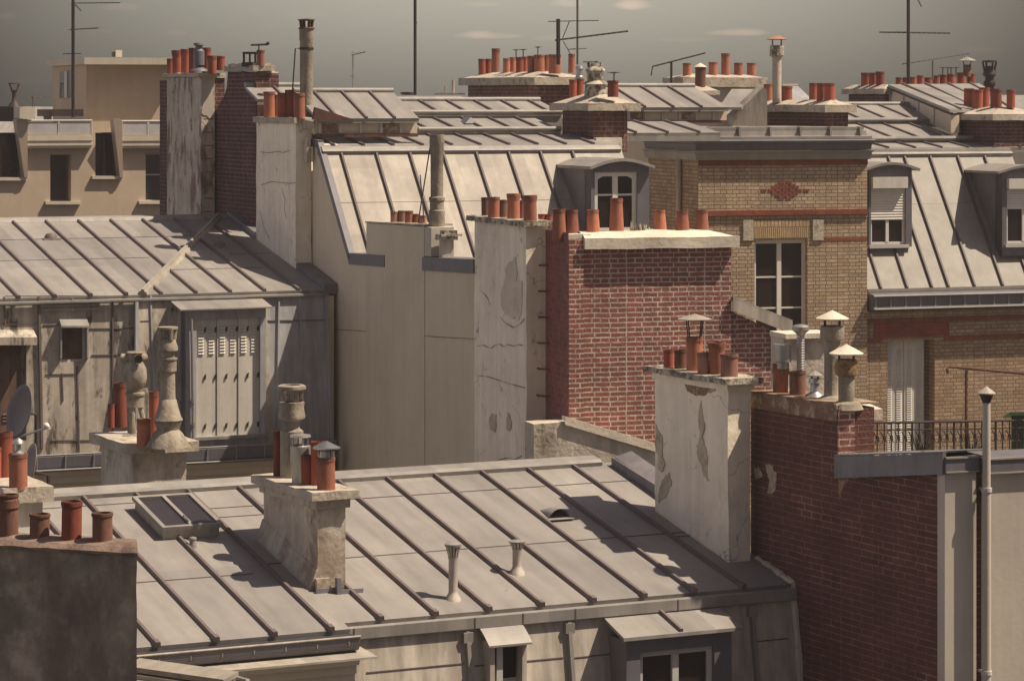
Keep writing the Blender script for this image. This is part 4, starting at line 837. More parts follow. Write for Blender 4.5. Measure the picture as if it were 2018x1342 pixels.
mb = MB(); a = P(85,216,CY+1); mb.box(a, fc.u*.95, fc.v*.5, -Z*.16); mb.box(a+fc.u*.15, fc.u*.05, fc.v*.5, -Z*.25); mb.build('awning', M['metal_dk'], Cb)
for (x, y, w_, h_, m_) in ((235,113,14,12,'cream'),(228,112,6,8,'metal_dk')):
    mb = MB(); mb.box(P(x-w_/2,y,CY+4), fc.u*(w_*k), fc.v*.2, Z*h_*k*1.2); mb.build('roof_vent', M[m_], rm)
mb = MB(); mb.cbox(P(48,234,CY+.3), fc, .35, .5, .26); mb.build('chimney_block', M['cream'], Cb)
# ============================================================ D: central building, party wall and bright mansard
fd = Fr(22); W0 = P(936, 700, 42); PPL = party(W0, fd)
wp = lambda x, y, o=0: hit(x, y, party(W0-fd.u*o, fd))
D = thing('mansard_building', 'central building with a tall blank ochre party wall below a bright ribbed zinc mansard', 'building', Vector((W0.x+3, W0.y+3, 0)))
pts = [wp(619,279), wp(629,279), wp(692,508), wp(1040,528)]
mb = MB(); zlow = P(0,950,42).z
far = wp(616, 400); near = wp(1040, 528)
poly = [wp(616,281), wp(626,285), wp(687,512), near, Vector((*near.xy,0)), Vector((*far.xy,0))]
mb.prism(poly, fd.u*.35); mb.build('party_wall', M['tan'], D)
# zinc edge flashings following the top of the party wall
mb = MB(); w_ = .17
def strip(a, b, wd):      # band lying on the wall face from a to b, wd deep downwards
    d_ = (b-a).normalized(); n_ = fd.u; s_ = d_.cross(n_).normalized(); s_ = s_ if s_.z < 0 else -s_
    mb.prism([a-n_*.03, b-n_*.03, b+s_*wd-n_*.03, a+s_*wd-n_*.03], n_*.028); mb.prism([a-n_*.03-s_*.02, b-n_*.03-s_*.02, b-n_*.03-s_*.001, a-n_*.03-s_*.001], n_*(.42 if wd > .12 else .10))
strip(wp(616,277), wp(630,279), .10); a_, b_ = wp(629,281), wp(693,508); strip(a_, b_, .10); strip(wp(690,501), wp(760,506), .16); strip(wp(835,509), wp(936,514), .18)
mb.build('edge_flashing', M['zinc_shade'], D)
# mansard plane through the sloping edge
m0_, m1_ = wp(629,281), wp(692,506); tD = (m0_.z-m1_.z)/((m0_-m1_).dot(fd.v)); nD = (Z-fd.v*tD).normalized(); MP = slope(m0_, fd, tD)
def Duv(x, y): p = hit(x, y, MP)-m0_; return p.dot(fd.u), p.dot(fd.v)
def DP(u, v, h=0): return m0_+fd.u*u+(fd.v+Z*tD)*v+nD*h
vt = Duv(900, 299)[1]; uR = Duv(1226, 300)[0]; vb = -3.4
mb = MB(); mb.prism([DP(.02,vb), DP(uR,vb), DP(uR,vt), DP(.02,vt)], -nD*.08); mD = mb.build('mansard_roof', M['zinc_pale'], D)
sm = MB(); jo = MB(); sl = [(671,300),(740,300),(806,300),(872,300),(937,300),(1001,300),(1064,300),(1127,300)]
for x, y in sl: u = Duv(x, y)[0]; sm.bar(DP(u,vb,.001), DP(u,vt-.03,.001), .045, .045, nD)
sm.build('standing_seams', M['zinc_dark'], mD)
v_ = Duv(800, 398)[1]; jo.bar(DP(.05,v_,.001), DP(uR,v_,.001), .012, .005, nD); jo.build('sheet_joints', M['zinc_wing'], mD)
# break moulding at the top of the mansard
t0 = DP(.0,vt); t1 = walk(t0, fd.u, 1222); s0 = t0+fd.v*.0
mb = MB(); prof = [(-.03,-.03),(-.05,.02),(-.02,.05),(.0,.055),(.02,.09),(.05,.10),(.25,.11),(.25,-.05),(.02,-.05)]; mb.prism([s0+fd.v*a+Z*b for a, b in prof], t1-t0); mb.build('roof_break_moulding', M['zinc'], D)
jb = MB(); jb.bar(s0-fd.v*.045+Z*.0, t1-fd.v*.045+Z*.0, .012, .01, -fd.v); jb.build('moulding_joint', M['zinc_dark'], D)
bl = s0+fd.v*.12+Z*.105
rD1, a1, b1, n1 = zslope(D, fd, bl, 1222, 268, .13, .52, 'zinc', 'upper_roof', off=.25, skirt=.05, roll=False)
x = 828; bl2 = walk(a1, fd.u, 825)+Z*.09+fd.v*.02
rD2, a2, b2, n2 = zslope(D, fd, bl2, 1105, 234, .16, .52, 'zinc', 'upper_roof', off=.2, skirt=.16, roll=False)
bl3 = a2+Z*.10+fd.v*.02
rD3, a3, b3, n3 = zslope(D, fd, bl3, 1108, 199, .20, .53, 'zinc', 'upper_roof', off=.3, skirt=.16)
mb = MB(); mb.tube([bl2+Z*.01, walk(bl2,fd.u,1105)+Z*.01], .045, 10); mb.tube([bl3+Z*.01, walk(bl3,fd.u,1108)+Z*.01], .045, 10); mb.build('roof_step_rolls', M['zinc'], D)
bl4 = walk(b1, -fd.u, 1225)+Z*.02+fd.v*.05; r4, a4, b4, n4 = zslope(D, fd, bl4, 1420, 240, .13, .62, 'zinc', 'upper_roof', off=.3, skirt=.1, roll=False)
mb = MB(); c_ = hit(930, 246, slope(bl2, fd, .16)); mb.prism([c_-fd.u*.13+Z*.02, c_+fd.u*.13+Z*.02, c_+fd.u*.02+Z*.13+fd.v*.1], fd.v*.3); mb.build('roof_vent_hood', M['zinc_shade'], D)
# body of the building under the roofs
mb = MB(); o = W0+fd.v*3.9+fd.u*.36; o = far+fd.v*.2+fd.u*.36; o = Vector((o.x,o.y,0)); mb.box(o, fd.u*5.2, fd.v*8, Z*(s0.z-.35)); mb.build('building_body', M['tan'], D)
# glazed monitor roof (left) and its twin further right
def monitor(parent, fr, xl, xr, yb_, ylo, yhi, Y, t, name, sp, nposts, cut=True, mt='zinc'):
    """lean-to raised roof whose low front stands on a glazed strip"""
    b0 = P(xl, yb_, Y); b1 = walk(b0, fr.u, xr); hh = (yb_-ylo)*Y/F
    mb = MB(); mb.box(b0, b1-b0, fr.v*.05, Z*hh); side = mb.build(name+'_side', M['tan'], parent)
    mb = MB(); Lw = (b1-b0).length
    for i in range(nposts): mb.box(b0+fr.u*(Lw*(i+.12)/nposts)-fr.v*.03, fr.u*.05, fr.v*.028, Z*hh)
    mb.build('glazing_bar', M['white_dim'], side)
    for i in range(0, nposts, 3): g = MB(); g.box(b0+fr.u*(Lw*(i+.25)/nposts)-fr.v*.012+Z*.02, fr.u*(Lw*.8/nposts), fr.v*.010, Z*(hh-.05)); g.build('pane', M['rust'], side)
    mb = MB(); mb.prism([b0-fr.v*.05-Z*.06, b1-fr.v*.05-Z*.06, b1-fr.v*.05, b0-fr.v*.05], fr.v*.08); mb.build('glazing_sill', M['metal_rust'], side)
    return zslope(parent, fr, b0+Z*hh-fr.v*.12, xr+4, yhi, t, sp, mt, name, off=.35, skirt=.03)
mo1 = monitor(D, fd, 622, 822, 264, 234, 181, 48.8, .34, 'rooflight_roof', .50, 5)
# left extension of the raised roof above the crowded pots
g = zslope(D, fd, P(508,196,50.5), 618, 170, .30, .9, 'zinc', 'raised_roof', off=.5, skirt=.05)
mb = MB(); q = [P(622,233,48.7), P(632,205,48.72), P(700,233,49.0)]; 
mb.prism([P(618,236,48.6), P(622,212,48.6), P(700,237,48.9)], fd.v*.1); mb.build('brick_gusset', M['metal_rust'], D)
mb = MB(); j_ = party(W0-fd.u*.003, fd); q_ = [hit(x, y, j_) for x, y in ((640,648),(760,655),(860,664),(934,668))]
for a, b in zip(q_, q_[1:]): mb.bar(a, b, .012, .006, -fd.u)
mb.build('render_joint', M['rust'], D)
mo2 = monitor(D, fd, 1232, 1432, 238, 212, 171, 54.5, .26, 'rooflight_roof', .58, 6)
# big arched dormer of D (grey) with its white window
dpl_v = Duv(1180, 470)[1]; dY = hit(1105, 330, MP)
P0k = hit(1172, 330, (hit(1172, 500, MP)-fd.v*.05, fd.v)); zt = P(0,334,P0k.y).z
kk = P0k.y/F
def kd(x, y): return uz(hit(x, y, fac(P0k, fd)), P0k, fd)
ul, ur = kd(1165,0)[0], kd(1279,0)[0]
wl_, wr_ = kd(1172,0)[0], kd(1256,0)[0]; zw1 = kd(0,352)[1]; zw0 = kd(0,480)[1]
D_ = MB(); wallh(D_, P0k, fd, ul, ur, zw0-.3, zt+.06, [(wl_,wr_,zw0,zw1)], .12)
# curved pediment
ar = [Vector((P0k.x,P0k.y,0))+fd.u*(ul+(ur-ul)*i/10)+Z*(zt+.062+.10*math.sin(math.pi*i/10)) for i in range(11)]
D_.prism([Vector((P0k.x,P0k.y,0))+fd.u*ul+Z*(zt+.061)]+ar[1:-1]+[Vector((P0k.x,P0k.y,0))+fd.u*ur+Z*(zt+.061)], fd.v*.6)
dep = 1.5
for uu in (ul, ur-.04):
    s = Vector((P0k.x,P0k.y,0))+fd.u*uu+fd.v*.003; D_.prism([s+Z*(zw0-.3), s+Z*(zt+.05), s+fd.v*dep+Z*(zt+.05), s+fd.v*.2+Z*(zw0-.3)], fd.u*.04)
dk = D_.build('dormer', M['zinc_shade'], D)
mb = MB(); rf = []
for i in range(13):
    f = i/12; rf.append(Vector((P0k.x,P0k.y,0))+fd.u*(ul-.06+(ur-ul+.12)*f)+Z*(zt+.05+.13*math.sin(math.pi*f))-fd.v*.12)
mb.prism(rf+[x-Z*.05 for x in reversed(rf)], fd.v*(dep+.05)); mb.build('dormer_roof', M['zinc'], dk)
wn = window(D, P0k, fd, wl_, wr_, zw0, zw1-.0, .04, 2, (.62,), .07, 'white', 'window', 'glass')
arc = MB(); aw = wr_-wl_
top_ = [Vector((P0k.x,P0k.y,0))+fd.v*.035+fd.u*(wl_+aw*i/12)+Z*(zw1-.16+.15*math.sin(math.pi*i/12)) for i in range(13)]
arc.prism([Vector((P0k.x,P0k.y,0))+fd.v*.035+fd.u*wl_+Z*(zw1+.0)]+top_+[Vector((P0k.x,P0k.y,0))+fd.v*.035+fd.u*wr_+Z*(zw1+.0)], fd.v*.03); arc.build('arched_head', M['white'], wn)
# stack on the party wall with a tall pipe (block 5)
pl5 = party(W0-fd.u*.015, fd); z5 = hit(722,441,pl5)
mb = MB(); b5 = [hit(x, y, pl5) for x, y in ((722,440),(866,449),(866,505),(836,505),(836,540),(722,540))]
b5r = thing('party_wall_stack', 'broad ochre chimney block rising from the blank party wall, with small pots on top', 'chimney', b5[4]*1)
mb.prism([b5[0], hit(836,447,pl5), hit(836,1010,pl5), hit(722,1000,pl5)], fd.u*.36); mb.build('shaft', M['tan'], b5r)
mb = MB(); r0_ = hit(837,447,pl5); r1_ = walk(r0_, fd.u, 868); mb.rough(Vector((*r0_.xy, hit(850,506,pl5).z)), fd.u*.36, -fd.v*.28, Z*(r0_.z-hit(850,506,pl5).z), .12, .004); mb.build('pale_end', M['cream_r'], b5r)
mb = MB(); mb.prism([b5[0]+Z*.004-fd.u*.02, hit(838,446,pl5)+Z*.004-fd.u*.02, hit(838,446,pl5)+Z*.03-fd.u*.02, b5[0]+Z*.03-fd.u*.02], fd.u*.46); mb.build('cap', M['cement'], b5r)
for x, y, w_, kind, mt in ((777,414,16,'plain','terra4'),(791,412,15,'plain','terra4'),(806,409,17,'lip','terra'),(820,415,14,'plain','terra2'),(833,415,16,'plain','terra4')):
    rr = .55 if w_ < 16 else .3; p = walk(b5[0]+fd.u*.41*rr, fd.v, x); k = p.y/F; pot(b5r, Vector((p.x,p.y,b5[0].z+.0)), w_*k/2, (441-y)*k, kind, mt)
c = walk(r0_+fd.u*.18, fd.v, 861); c.z = r0_.z; k = c.y/F
t5 = thing('flue_pipe', 'weathered fibre-cement flue pipe with black stay wires in front of the bright mansard', 'flue pipe', c)
mb = MB(); mb.lathe(c-Z*.02, [(15*k,0),(16*k,.05),(16*k,34*k),(14*k,36*k),(14*k,52*k),(16*k,54*k),(16*k,60*k),(12.5*k,62*k),(12.5*k,150*k),(14*k,153*k),(14*k,164*k),(15*k,166*k),(14.5*k,184*k),(11*k,184*k),(10*k,160*k)], 22, .02); mb.build('pipe', M['pipe_cem'], t5)
mb = MB(); e = c+Z*166*k; g1_ = wp(822,441); g2_ = wp(840,441); mb.tube([e-Vector((12*k,0,0)), P(824,440,c.y-.2)], .011, 6)
mb.build('stay_wire', M['metal_dk'], t5); mb = MB(); mb.tube([P(828,345,c.y+.5), P(836,438,c.y+.3)], .010, 6); mb.build('stay_wire', M['metal_dk'], t5)
# little stack behind the parapet
St = Stack('chimney_stack', 'small squat chimney with a lichened slab standing in the gap behind the party wall', fd, 872, 43.4, 866, 894, 474, 540, 'plaster_old', (.05,.06,'cement_lic'))
mb = MB(); c = St.at(884,.5); mb.rough(c-fd.u*.16-fd.v*.14, fd.u*.32, fd.v*.28, Z*.03, .05, .01); mb.rough(c-fd.u*.1-fd.v*.1+Z*.032, fd.u*.2, fd.v*.2, Z*.05, .05, .01); mb.build('flaunching', M['cement_lic'], St.root)
# ---- stack 7
c7 = walk(W0-fd.u*.05, -fd.v, 1037)
S7 = Stack('chimney_stack', 'tall pale cracked plaster chimney ending the ochre party wall, six pots on its slab', fd, 1037, c7.y, 935, 1079, 446, 1100, 'plaster', (.09,.07,'cement_lic'), corner=Vector((c7.x,c7.y,P(0,446,c7.y).z)))
S7.pots([(957,17,36,.5,'plain','terra3'),(973,24,40,.15,'plain','terra'),(991,20,34,.6,'plain','terra4'),(1012,28,50,.3,'flare','terra'),(1029,18,36,.75,'plain','terra4'),(1045,30,50,.3,'flare','terra')])
mb = MB(); pl = party(S7.C-fd.u*.014, fd)
for pts in ([(940,682),(952,680),(960,684),(968,686),(975,680),(985,678),(992,683),(1000,679),(1012,682),(1022,679),(1030,681)],[(945,572),(955,580),(962,590),(966,602)],[(985,625),(998,638),(1012,646),(1025,638),(1034,628)],[(940,740),(960,742),(985,750),(1010,758),(1034,764)],[(968,912),(985,905),(1000,902),(1015,905),(1028,898)]):
    q = [hit(x, y, pl) for x, y in pts]
    for i, (a, b) in enumerate(zip(q, q[1:])): mb.bar(a, b, .004+.006*(i % 2), .003, -fd.u)
mb.build('cracks', M['metal_dk'], S7.root)
patch(S7.root, S7, [(1003,515),(1015,508),(1018,540),(1016,552),(1028,556),(1030,600),(1024,628),(1006,626),(990,612),(986,580),(994,556),(996,530)], 'repair', 'render_repair', .012)
patch(S7.root, S7, [(968,815),(978,818),(976,850),(966,845),(963,830)], 'bare', 'bare_patch', .012); patch(S7.root, S7, [(1003,812),(1008,830),(1004,852),(998,845),(999,825)], 'bare', 'bare_patch', .012)
# ---- red brick stack
fe = Fr(17)
e0_ = walk(S7.C, fd.u, 1077)-fd.v*.0; cR = walk(e0_, -fd.v, 1121); cR = walk(e0_, -fe.v, 1121)
kR = cR.y/F; zR = P(0,478,cR.y).z
RB = thing('brick_chimney_wall', 'long red brick chimney wall with white pointing, a pale mortar cap and seven tapered pots', 'chimney wall', Vector((cR.x+1, cR.y, P(0,990,cR.y).z)))
q0 = Vector((cR.x,cR.y,P(0,1000,cR.y).z)); lv = (e0_-cR).length
eR = walk(cR, fe.u, 1441); eX = walk(cR, fe.u, 1541)
mb = MB(); s1 = fe.v*.10
pier = walk(cR, fe.u, 1150)
mb.box(q0+fe.v*.0, (pier-cR), fe.v*(lv), Z*(zR+.04-q0.z)); mb.build('brick_pier', M['brick_red'], RB)
mb = MB(); mb.box(q0-fe.u*.012+fe.v*.004, fe.u*.010, fe.v*(lv), Z*(P(0,459,cR.y).z-q0.z)); mb.build('pier_side', M['brick_side'], RB)
b0 = Vector((*pier.xy,q0.z))+fe.v*.06; zM = P(0,492,b0.y).z
mb = MB(); mb.box(b0+fe.u*.002, walk(b0, fe.u, 1441)-b0, fe.v*.62, Z*(zM-q0.z)); mb.build('wall', M['brick_red'], RB)
mb = MB(); x0 = walk(b0, fe.u, 1441)+fe.u*.003+fe.v*.05; x1 = walk(x0, fe.u, 1541)
za = P(0,612,x0.y).z; zb_ = P(0,660,x1.y).z
mb.prism([x0, x1, Vector((*x1.xy,zb_)), Vector((*x0.xy,za))], fe.v*.5); mb.build('lower_wing', M['brick_red'], RB)
mb = MB(); A_ = P(1438,588,x0.y-.12); B_ = P(1562,634,x1.y-.1); B_ = walk(Vector((*x0.xy,B_.z))-fe.v*.12, fe.u, 1562); A_ = Vector((*(x0-fe.v*.12).xy, A_.z)); 
mb.prism([A_, B_, B_-Z*.17, A_-Z*.17], fe.v*.03); mb.prism([A_+Z*.003, B_+Z*.003, B_+Z*.02, A_+Z*.02], fe.v*.7); mb.build('zinc_coping', M['zinc_wall'], RB)
mb = MB(); a = walk(B_, -fe.u, 1535)-Z*.17+fe.v*.1; mb.box(a, fe.u*.26, fe.v*.3, -Z*.34); mb.build('end_pier', M['cement'], RB)
# mortar cap: thick slab with domed top
capL = walk(b0, fe.u, 1116); capR = walk(b0-fe.v*.1, fe.u, 1460)
o = Vector((*(pier-fe.v*.06).xy, zM+.003)); Lc_ = (walk(o, fe.u, 1458)-o).length
mb = MB(); mb.rough(o, fe.u*Lc_, fe.v*.80, Z*.15, .10, .010); 
n_ = 26; rows = []
for i in range(n_+1):
    u = Lc_*i/n_; e_ = min(1, (Lc_-u)/.35, 1); wob = noise.noise(Vector((u*2.3,0,7)))*.03
    prof = [(0,.145),(.08,.145+(.05+wob)*e_),(.25,.145+(.085+wob)*e_),(.55,.145+(.085+wob)*e_),(.80,.145)]
    rows.append([o+fe.u*u+fe.v*a+Z*b for a, b in prof])
vs = [x for r_ in rows for x in r_]; fs = [(i*5+j, i*5+j+1, (i+1)*5+j+1, (i+1)*5+j) for i in range(n_) for j in range(4)]
mb.add(vs, fs, True)
mb.rough(Vector((*(cR+fe.v*.02).xy, zR+.043)), fe.u*((pier-cR).length+.1), fe.v*.8, Z*.06, .08, .012)
capR_ = mb.build('mortar_cap', M['cement_pale'], RB)
for (x, wtop, wbot, ytop, row, base) in ((1102,26,30,412,.30,457),(1127,24,30,413,.22,455),(1169,24,28,414,.32,456),(1215,24,30,391,.30,456),(1301,24,27,414,.35,456),(1345,25,28,416,.35,457),(1383,25,28,414,.35,457)):
    p = walk(o+fe.v*.36, fe.u, x); k = p.y/F; zz = o.z+.145+.05; h_ = (P(0,ytop,p.y).z-zz)
    if x < 1150: zz -= .08; h_ += .08
    pot(RB, Vector((p.x,p.y,zz)), wbot*k/2, h_, 'taper', 'terra')
p = walk(o+fe.v*.36, fe.u, 1258); k = p.y/F; mb = MB(); zz = o.z+.145+.06
for i in range(9):
    a = i*.7; mb.tube([p*1+Vector((14*k*math.cos(a),10*k*math.sin(a),zz-p.z)), p+Vector((14*k*math.cos(a),9*k*math.sin(a),zz-p.z+(12+10*random.random())*k))], [4*k,2.5*k], 5)
mb.lathe(Vector((p.x,p.y,zz-.05)), [(20*k,0),(17*k,8*k),(12*k,12*k),(.001,13*k)], 12, .2); mb.build('broken_pot_stump', M['cement_lic'], RB)
for x, h_ in ((1068,18),(1082,16)): p = walk(S7.C+fd.u*(S7.lu*1.05)+fd.v*.4, fd.v, x); pot(RB, P(x,447,41.3), 8*kR, 26*kR, 'plain', 'terra2')
# iron rungs up the joint between plaster and brick
for i, y in enumerate((523,574,625,676,727,780,832,884)):
    a = P(1063,y,e0_.y-.05-.02*i); b = P(1101,y+1,e0_.y-.22)
    t = None
    mb = MB(); mb.tube([a+fe.v*.25, a, b, b+fe.v*.05], .014, 6); mb.build('iron_rung', M['metal_rust'], S7.root)
# plaster wall at the foot of the brick, with its sloping white flashing
G0 = P(1040, 900, cR.y-.42); fg_ = fe
G = thing('plaster_foot_wall', 'low mottled plaster wall with a sloping white edge, below the red brick wall', 'wall', Vector((*P(1150,990,G0.y).xy, P(0,1100,G0.y).z-2)))
gp_ = fac(G0, fe); zg = P(0,1150,G0.y).z-2
pts = [(1052,836),(1108,832),(1125,832),(1300,886),(1320,892)]
q = [hit(x, y, gp_) for x, y in pts]
mb = MB(); mb.prism(q+[Vector((*q[-1].xy,zg)), Vector((*q[0].xy,zg))], fe.v*.40); mb.build('wall', M['plaster_old'], G)
mb = MB(); A_ = hit(1112,829,gp_)-fe.v*.04; B_ = hit(1310,888,gp_)-fe.v*.04; mb.prism([A_+Z*.005, B_+Z*.005, B_+Z*.06, A_+Z*.06], fe.v*.14); mb.prism([A_-Z*.05, B_-Z*.05, B_+Z*.004, A_+Z*.004], fe.v*.03); mb.build('white_flashing', M['cement_pale'], G)
# upstand flashing between near roof and this wall
up = MB(); 
up.prism([RP(uE-.02,-.12)+Z*.0, RP(uE-.02,vS)+Z*.0, RP(uE-.02,vS)+Z*.14, RP(uE-.02,-.12)+Z*.10], -fa.u*.02); up.build('roof_edge_upstand', M['lead'], A)
# ============================================================ E: yellow brick building
fE = Fr(18); EC = P(1376, 330, 57); EP = fac(EC, fE)
E = thing('yellow_brick_building', 'yellow brick apartment building with a grey cornice and red brick lozenge above its window', 'building', Vector((EC.x+2, EC.y+2, 0)))
eu = lambda x, y: uz(hit(x, y, EP), EC, fE); LE = eu(1709,400)[0]
kE = EC.y/F; zT = eu(1500,314)[1]; wE = eu(1487,474); wE2 = eu(1591,640)
side = walk(EC, fE.v, 1278); lvE = (side-EC).length
mb = MB(); wallh(mb, EC, fE, 0, LE, 12, zT, [(wE[0],wE2[0],wE2[1]-.35,wE[1])], .28); fE_w = mb.build('wall', M['brick_yel'], E)
mb = MB(); s = Vector((*EC.xy,12))-fE.u*.004; mb.prism([s+fE.v*.002, s+fE.v*lvE, s+fE.v*lvE+Z*(zT-12), s+fE.v*.002+Z*(zT-12)], fE.u*.2); mb.build('side_wall', M['brick_yel2'], E)
mb = MB(); mb.box(Vector((*EC.xy,0))+fE.v*.5+fE.u*.25, fE.u*(LE-.3), fE.v*(lvE-.5), Z*(zT)); mb.build('building_body', M['brick_yel2'], E)
# red bands
mb = MB()
def band(y0, y1, xa=1376, xb=1709, pr=.02, bld=None):
    a, b = eu(xa, y1), eu(xb, y0); s = Vector((*EC.xy,0))+fE.u*a[0]-fE.v*pr; z0, z1 = eu(1540,y1)[1], eu(1540,y0)[1]
    bld.prism([s+Z*z0, s+fE.u*(b[0]-a[0])+Z*z0, s+fE.u*(b[0]-a[0])+Z*z1, s+Z*z1], fE.v*(pr-.001))
band(315,326,1376,1709,.03,mb); mb.build('brick_band', M['brick_band'], E)
mb = MB(); band(414,424,1376,1709,.05,mb); mb.build('brick_band', M['brick_band'], E)
mb = MB(); band(424,431,1376,1709,.02,mb); mb.build('brick_band', M['brick_yel2'], E)
mb = MB(); band(470,477,1605,1709,.008,mb); mb.build('brick_band', M['brick_band'], E)
# lozenge of red bricks
mb = MB(); cx, cy = 1547, 376; rows_ = {-2:[-1,0,1],-1:[-3,-2,0,2,3],0:[-4,-3,-1,1,3,4],1:[-2,0,2],2:[-1,0,1]}
rows_ = [(359,[1547]),(363.5,[1533,1561]),(368,[1519,1547,1575]),(372.5,[1512,1533,1561,1583]),(377,[1519,1547,1575]),(381.5,[1533,1561]),(386,[1547])]
rows_ = [(360+5*i_, [1547+14*k_+(7 if i_ % 2 == 0 else 0)*1 for k_ in range(-4, 5) if abs(1547+14*k_+(7 if i_ % 2 == 0 else 0)-1547-(0)) <= w_]) for i_, w_ in enumerate((8,18,30,43,30,18,8))]
for y, xs in rows_:
    for x in xs: a = eu(x-5.2, y+2.3); b = eu(x+5.2, y-2.3); s = Vector((*EC.xy,0))+fE.u*a[0]-fE.v*.012; mb.prism([s+Z*a[1], s+fE.u*(b[0]-a[0])+Z*a[1], s+fE.u*(b[0]-a[0])+Z*b[1], s+Z*b[1]], fE.v*.011)
mb.build('lozenge_bricks', M['brick_band'], E)
# soldier-course lintel with stone ends
M['soldier'] = mat('brick_soldier', (.50,.37,.20), .1, 2, .9, 0, .4, 40, brick=((.16,.10,.06), (.38,.26,.14), .075, .3, .009))
for (xa, xb, ya, yb, mt, pr) in ((1485,1594,433,470,'soldier',.02),(1464,1484,433,474,'cement',.03),(1601,1622,433,474,'cement',.03)):
    a = eu(xa, yb); b = eu(xb, ya); mb = MB(); s = Vector((*EC.xy,0))+fE.u*a[0]-fE.v*pr; mb.prism([s+Z*a[1], s+fE.u*(b[0]-a[0])+Z*a[1], s+fE.u*(b[0]-a[0])+Z*b[1], s+Z*b[1]], fE.v*(pr-.001)); mb.build('lintel' if mt == 'soldier' else 'stone_block', M[mt], E)
wn = window(E, EC, fE, wE[0], wE2[0], wE2[1]-.35, wE[1], .10, 2, (.34,.64), .07, 'white', 'window', 'glass')
# cornice
def cornice(prof, mt, name, right=.22):
    s = Vector((*EC.xy,zT))
    def P3(a, b, c): return s+fE.u*a+fE.v*b+Z*c
    mb = MB(); n = len(prof); f0 = [P3(-p_, -p_, z) for p_, z in prof]; f1 = [P3(LE+p_*.6, -p_, z) for p_, z in prof]; f2 = [P3(-p_, lvE, z) for p_, z in prof]; f3 = [P3(LE+p_*.6, lvE, z) for p_, z in prof]
    vs = f2+f0+f1+f3; fs = []
    for j in range(3):
        for i in range(n-1): fs.append((j*n+i, j*n+i+1, (j+1)*n+i+1, (j+1)*n+i))
    mb.add(vs, fs); return mb.build(name, M[mt], E)
cornice([(0,-.02),(.08,-.01),(.10,.12),(.14,.14),(.15,.16),(.0,.165)], 'zinc_wing', 'cornice')
cornice([(.0,.17),(.08,.175),(.10,.30),(.16,.32),(.18,.36),(.15,.38),(.05,.385)], 'zinc_shade', 'cornice')
cornice([(.05,.39),(.10,.39),(.10,.44),(.0,.45),(-.02,.55),(-.6,.60)], 'zinc', 'roof_edge')
mb = MB(); s = Vector((*EC.xy,zT+.56)); mb.prism([s+fE.u*.05+fE.v*.05, s+fE.u*(LE-.05)+fE.v*.05, s+fE.u*(LE-.4)+fE.v*lvE, s+fE.u*.05+fE.v*lvE], Z*.06); mb.build('roof', M['zinc'], E)
mb = MB(); 
for xa in (1452,1513,1572,1631,1690): p_ = walk(s+fE.v*.08, fE.u, xa); mb.box(p_-Z*.10-fE.v*.12, fE.u*.04, fE.v*.2, Z*.17)
mb.build('joint_covers', M['zinc_pale'], E)
mb = MB(); c = walk(Vector((*EC.xy,0))-fE.u*.07, fE.v, 1337); mb.tube([Vector((c.x,c.y,zT+.12)), Vector((c.x,c.y,zT-5))], 5.5*kE, 12); mb.tube([Vector((c.x,c.y,zT-.25)), Vector((c.x,c.y,zT-.32))], 7*kE, 12); mb.build('downpipe', M['zinc_wall'], E)
# ---- right wing
fW = Fr(20); WW = P(1711, 620, 58.2); wpl = fac(WW, fW)
Wg = thing('brick_wing_building', 'right-hand brown brick wing with a grey ribbed mansard, dormers and a deep dark gutter', 'building', Vector((WW.x+3, WW.y+2, 0)))
wu = lambda x, y: uz(hit(x, y, wpl), WW, fW); LW = wu(2090,600)[0]
o1 = wu(1749,672); o2 = wu(1842,860)
kW = WW.y/F
mb = MB(); wallh(mb, WW, fW, -.3, LW, 10, wu(1800,608)[1], [(o1[0],o2[0],o2[1]-.5,o1[1])], .30); mb.build('wall', M['brick_yel2'], Wg)
louvre(Wg, WW, fW, o1[0], o1[0]+(o2[0]-o1[0])*.86, o2[1]-.5, o1[1], 4, 'white_shut', .16, slats=(.06,.93), hinge=False)
mb = MB()
for (xa, xb, ya, yb, pr, mt) in ((1700,2090,612,625,.08,'brick_yel2'),(1700,2090,626,634,.05,'brick_band'),(1722,1870,636,664,.02,'brick_band'),(1700,1738,664,672,.03,'brick_band'),(1860,2090,664,672,.03,'brick_band')):
    a = wu(xa, yb); b = wu(xb, ya); z0, z1 = wu(1800,yb)[1], wu(1800,ya)[1]; s = Vector((*WW.xy,0))+fW.u*a[0]-fW.v*pr; m_ = MB(); m_.prism([s+Z*z0, s+fW.u*(b[0]-a[0])+Z*z0, s+fW.u*(b[0]-a[0])+Z*z1, s+Z*z1], fW.v*(pr-.001)); m_.build('brick_band', M[mt], Wg)
# gutter shelf
gz = wu(1800,578)[1]; gz2 = wu(1800,608)[1]; s = Vector((*WW.xy,0))-fW.u*.0
prof = [(.05,gz+.03),(-.24,gz),(-.26,gz-.03),(-.20,gz-.05),(-.18,gz2+.06),(-.26,gz2+.04),(-.26,gz2),(.0,gz2-.02),(.1,gz2-.02)]
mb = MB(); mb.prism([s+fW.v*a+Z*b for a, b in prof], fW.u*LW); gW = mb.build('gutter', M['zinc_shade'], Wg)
mb = MB(); 
for i in range(14): q = s+fW.u*(.05+i*.33)-fW.v*.21; mb.box(q+Z*(gz2+.05), fW.u*.03, fW.v*.02, Z*(gz-gz2-.09))
mb.tube([s-fW.v*.26+Z*(gz2+.02), s+fW.u*LW-fW.v*.26+Z*(gz2+.02)], .02, 6); mb.build('gutter_bracket', M['zinc_wing'], gW)
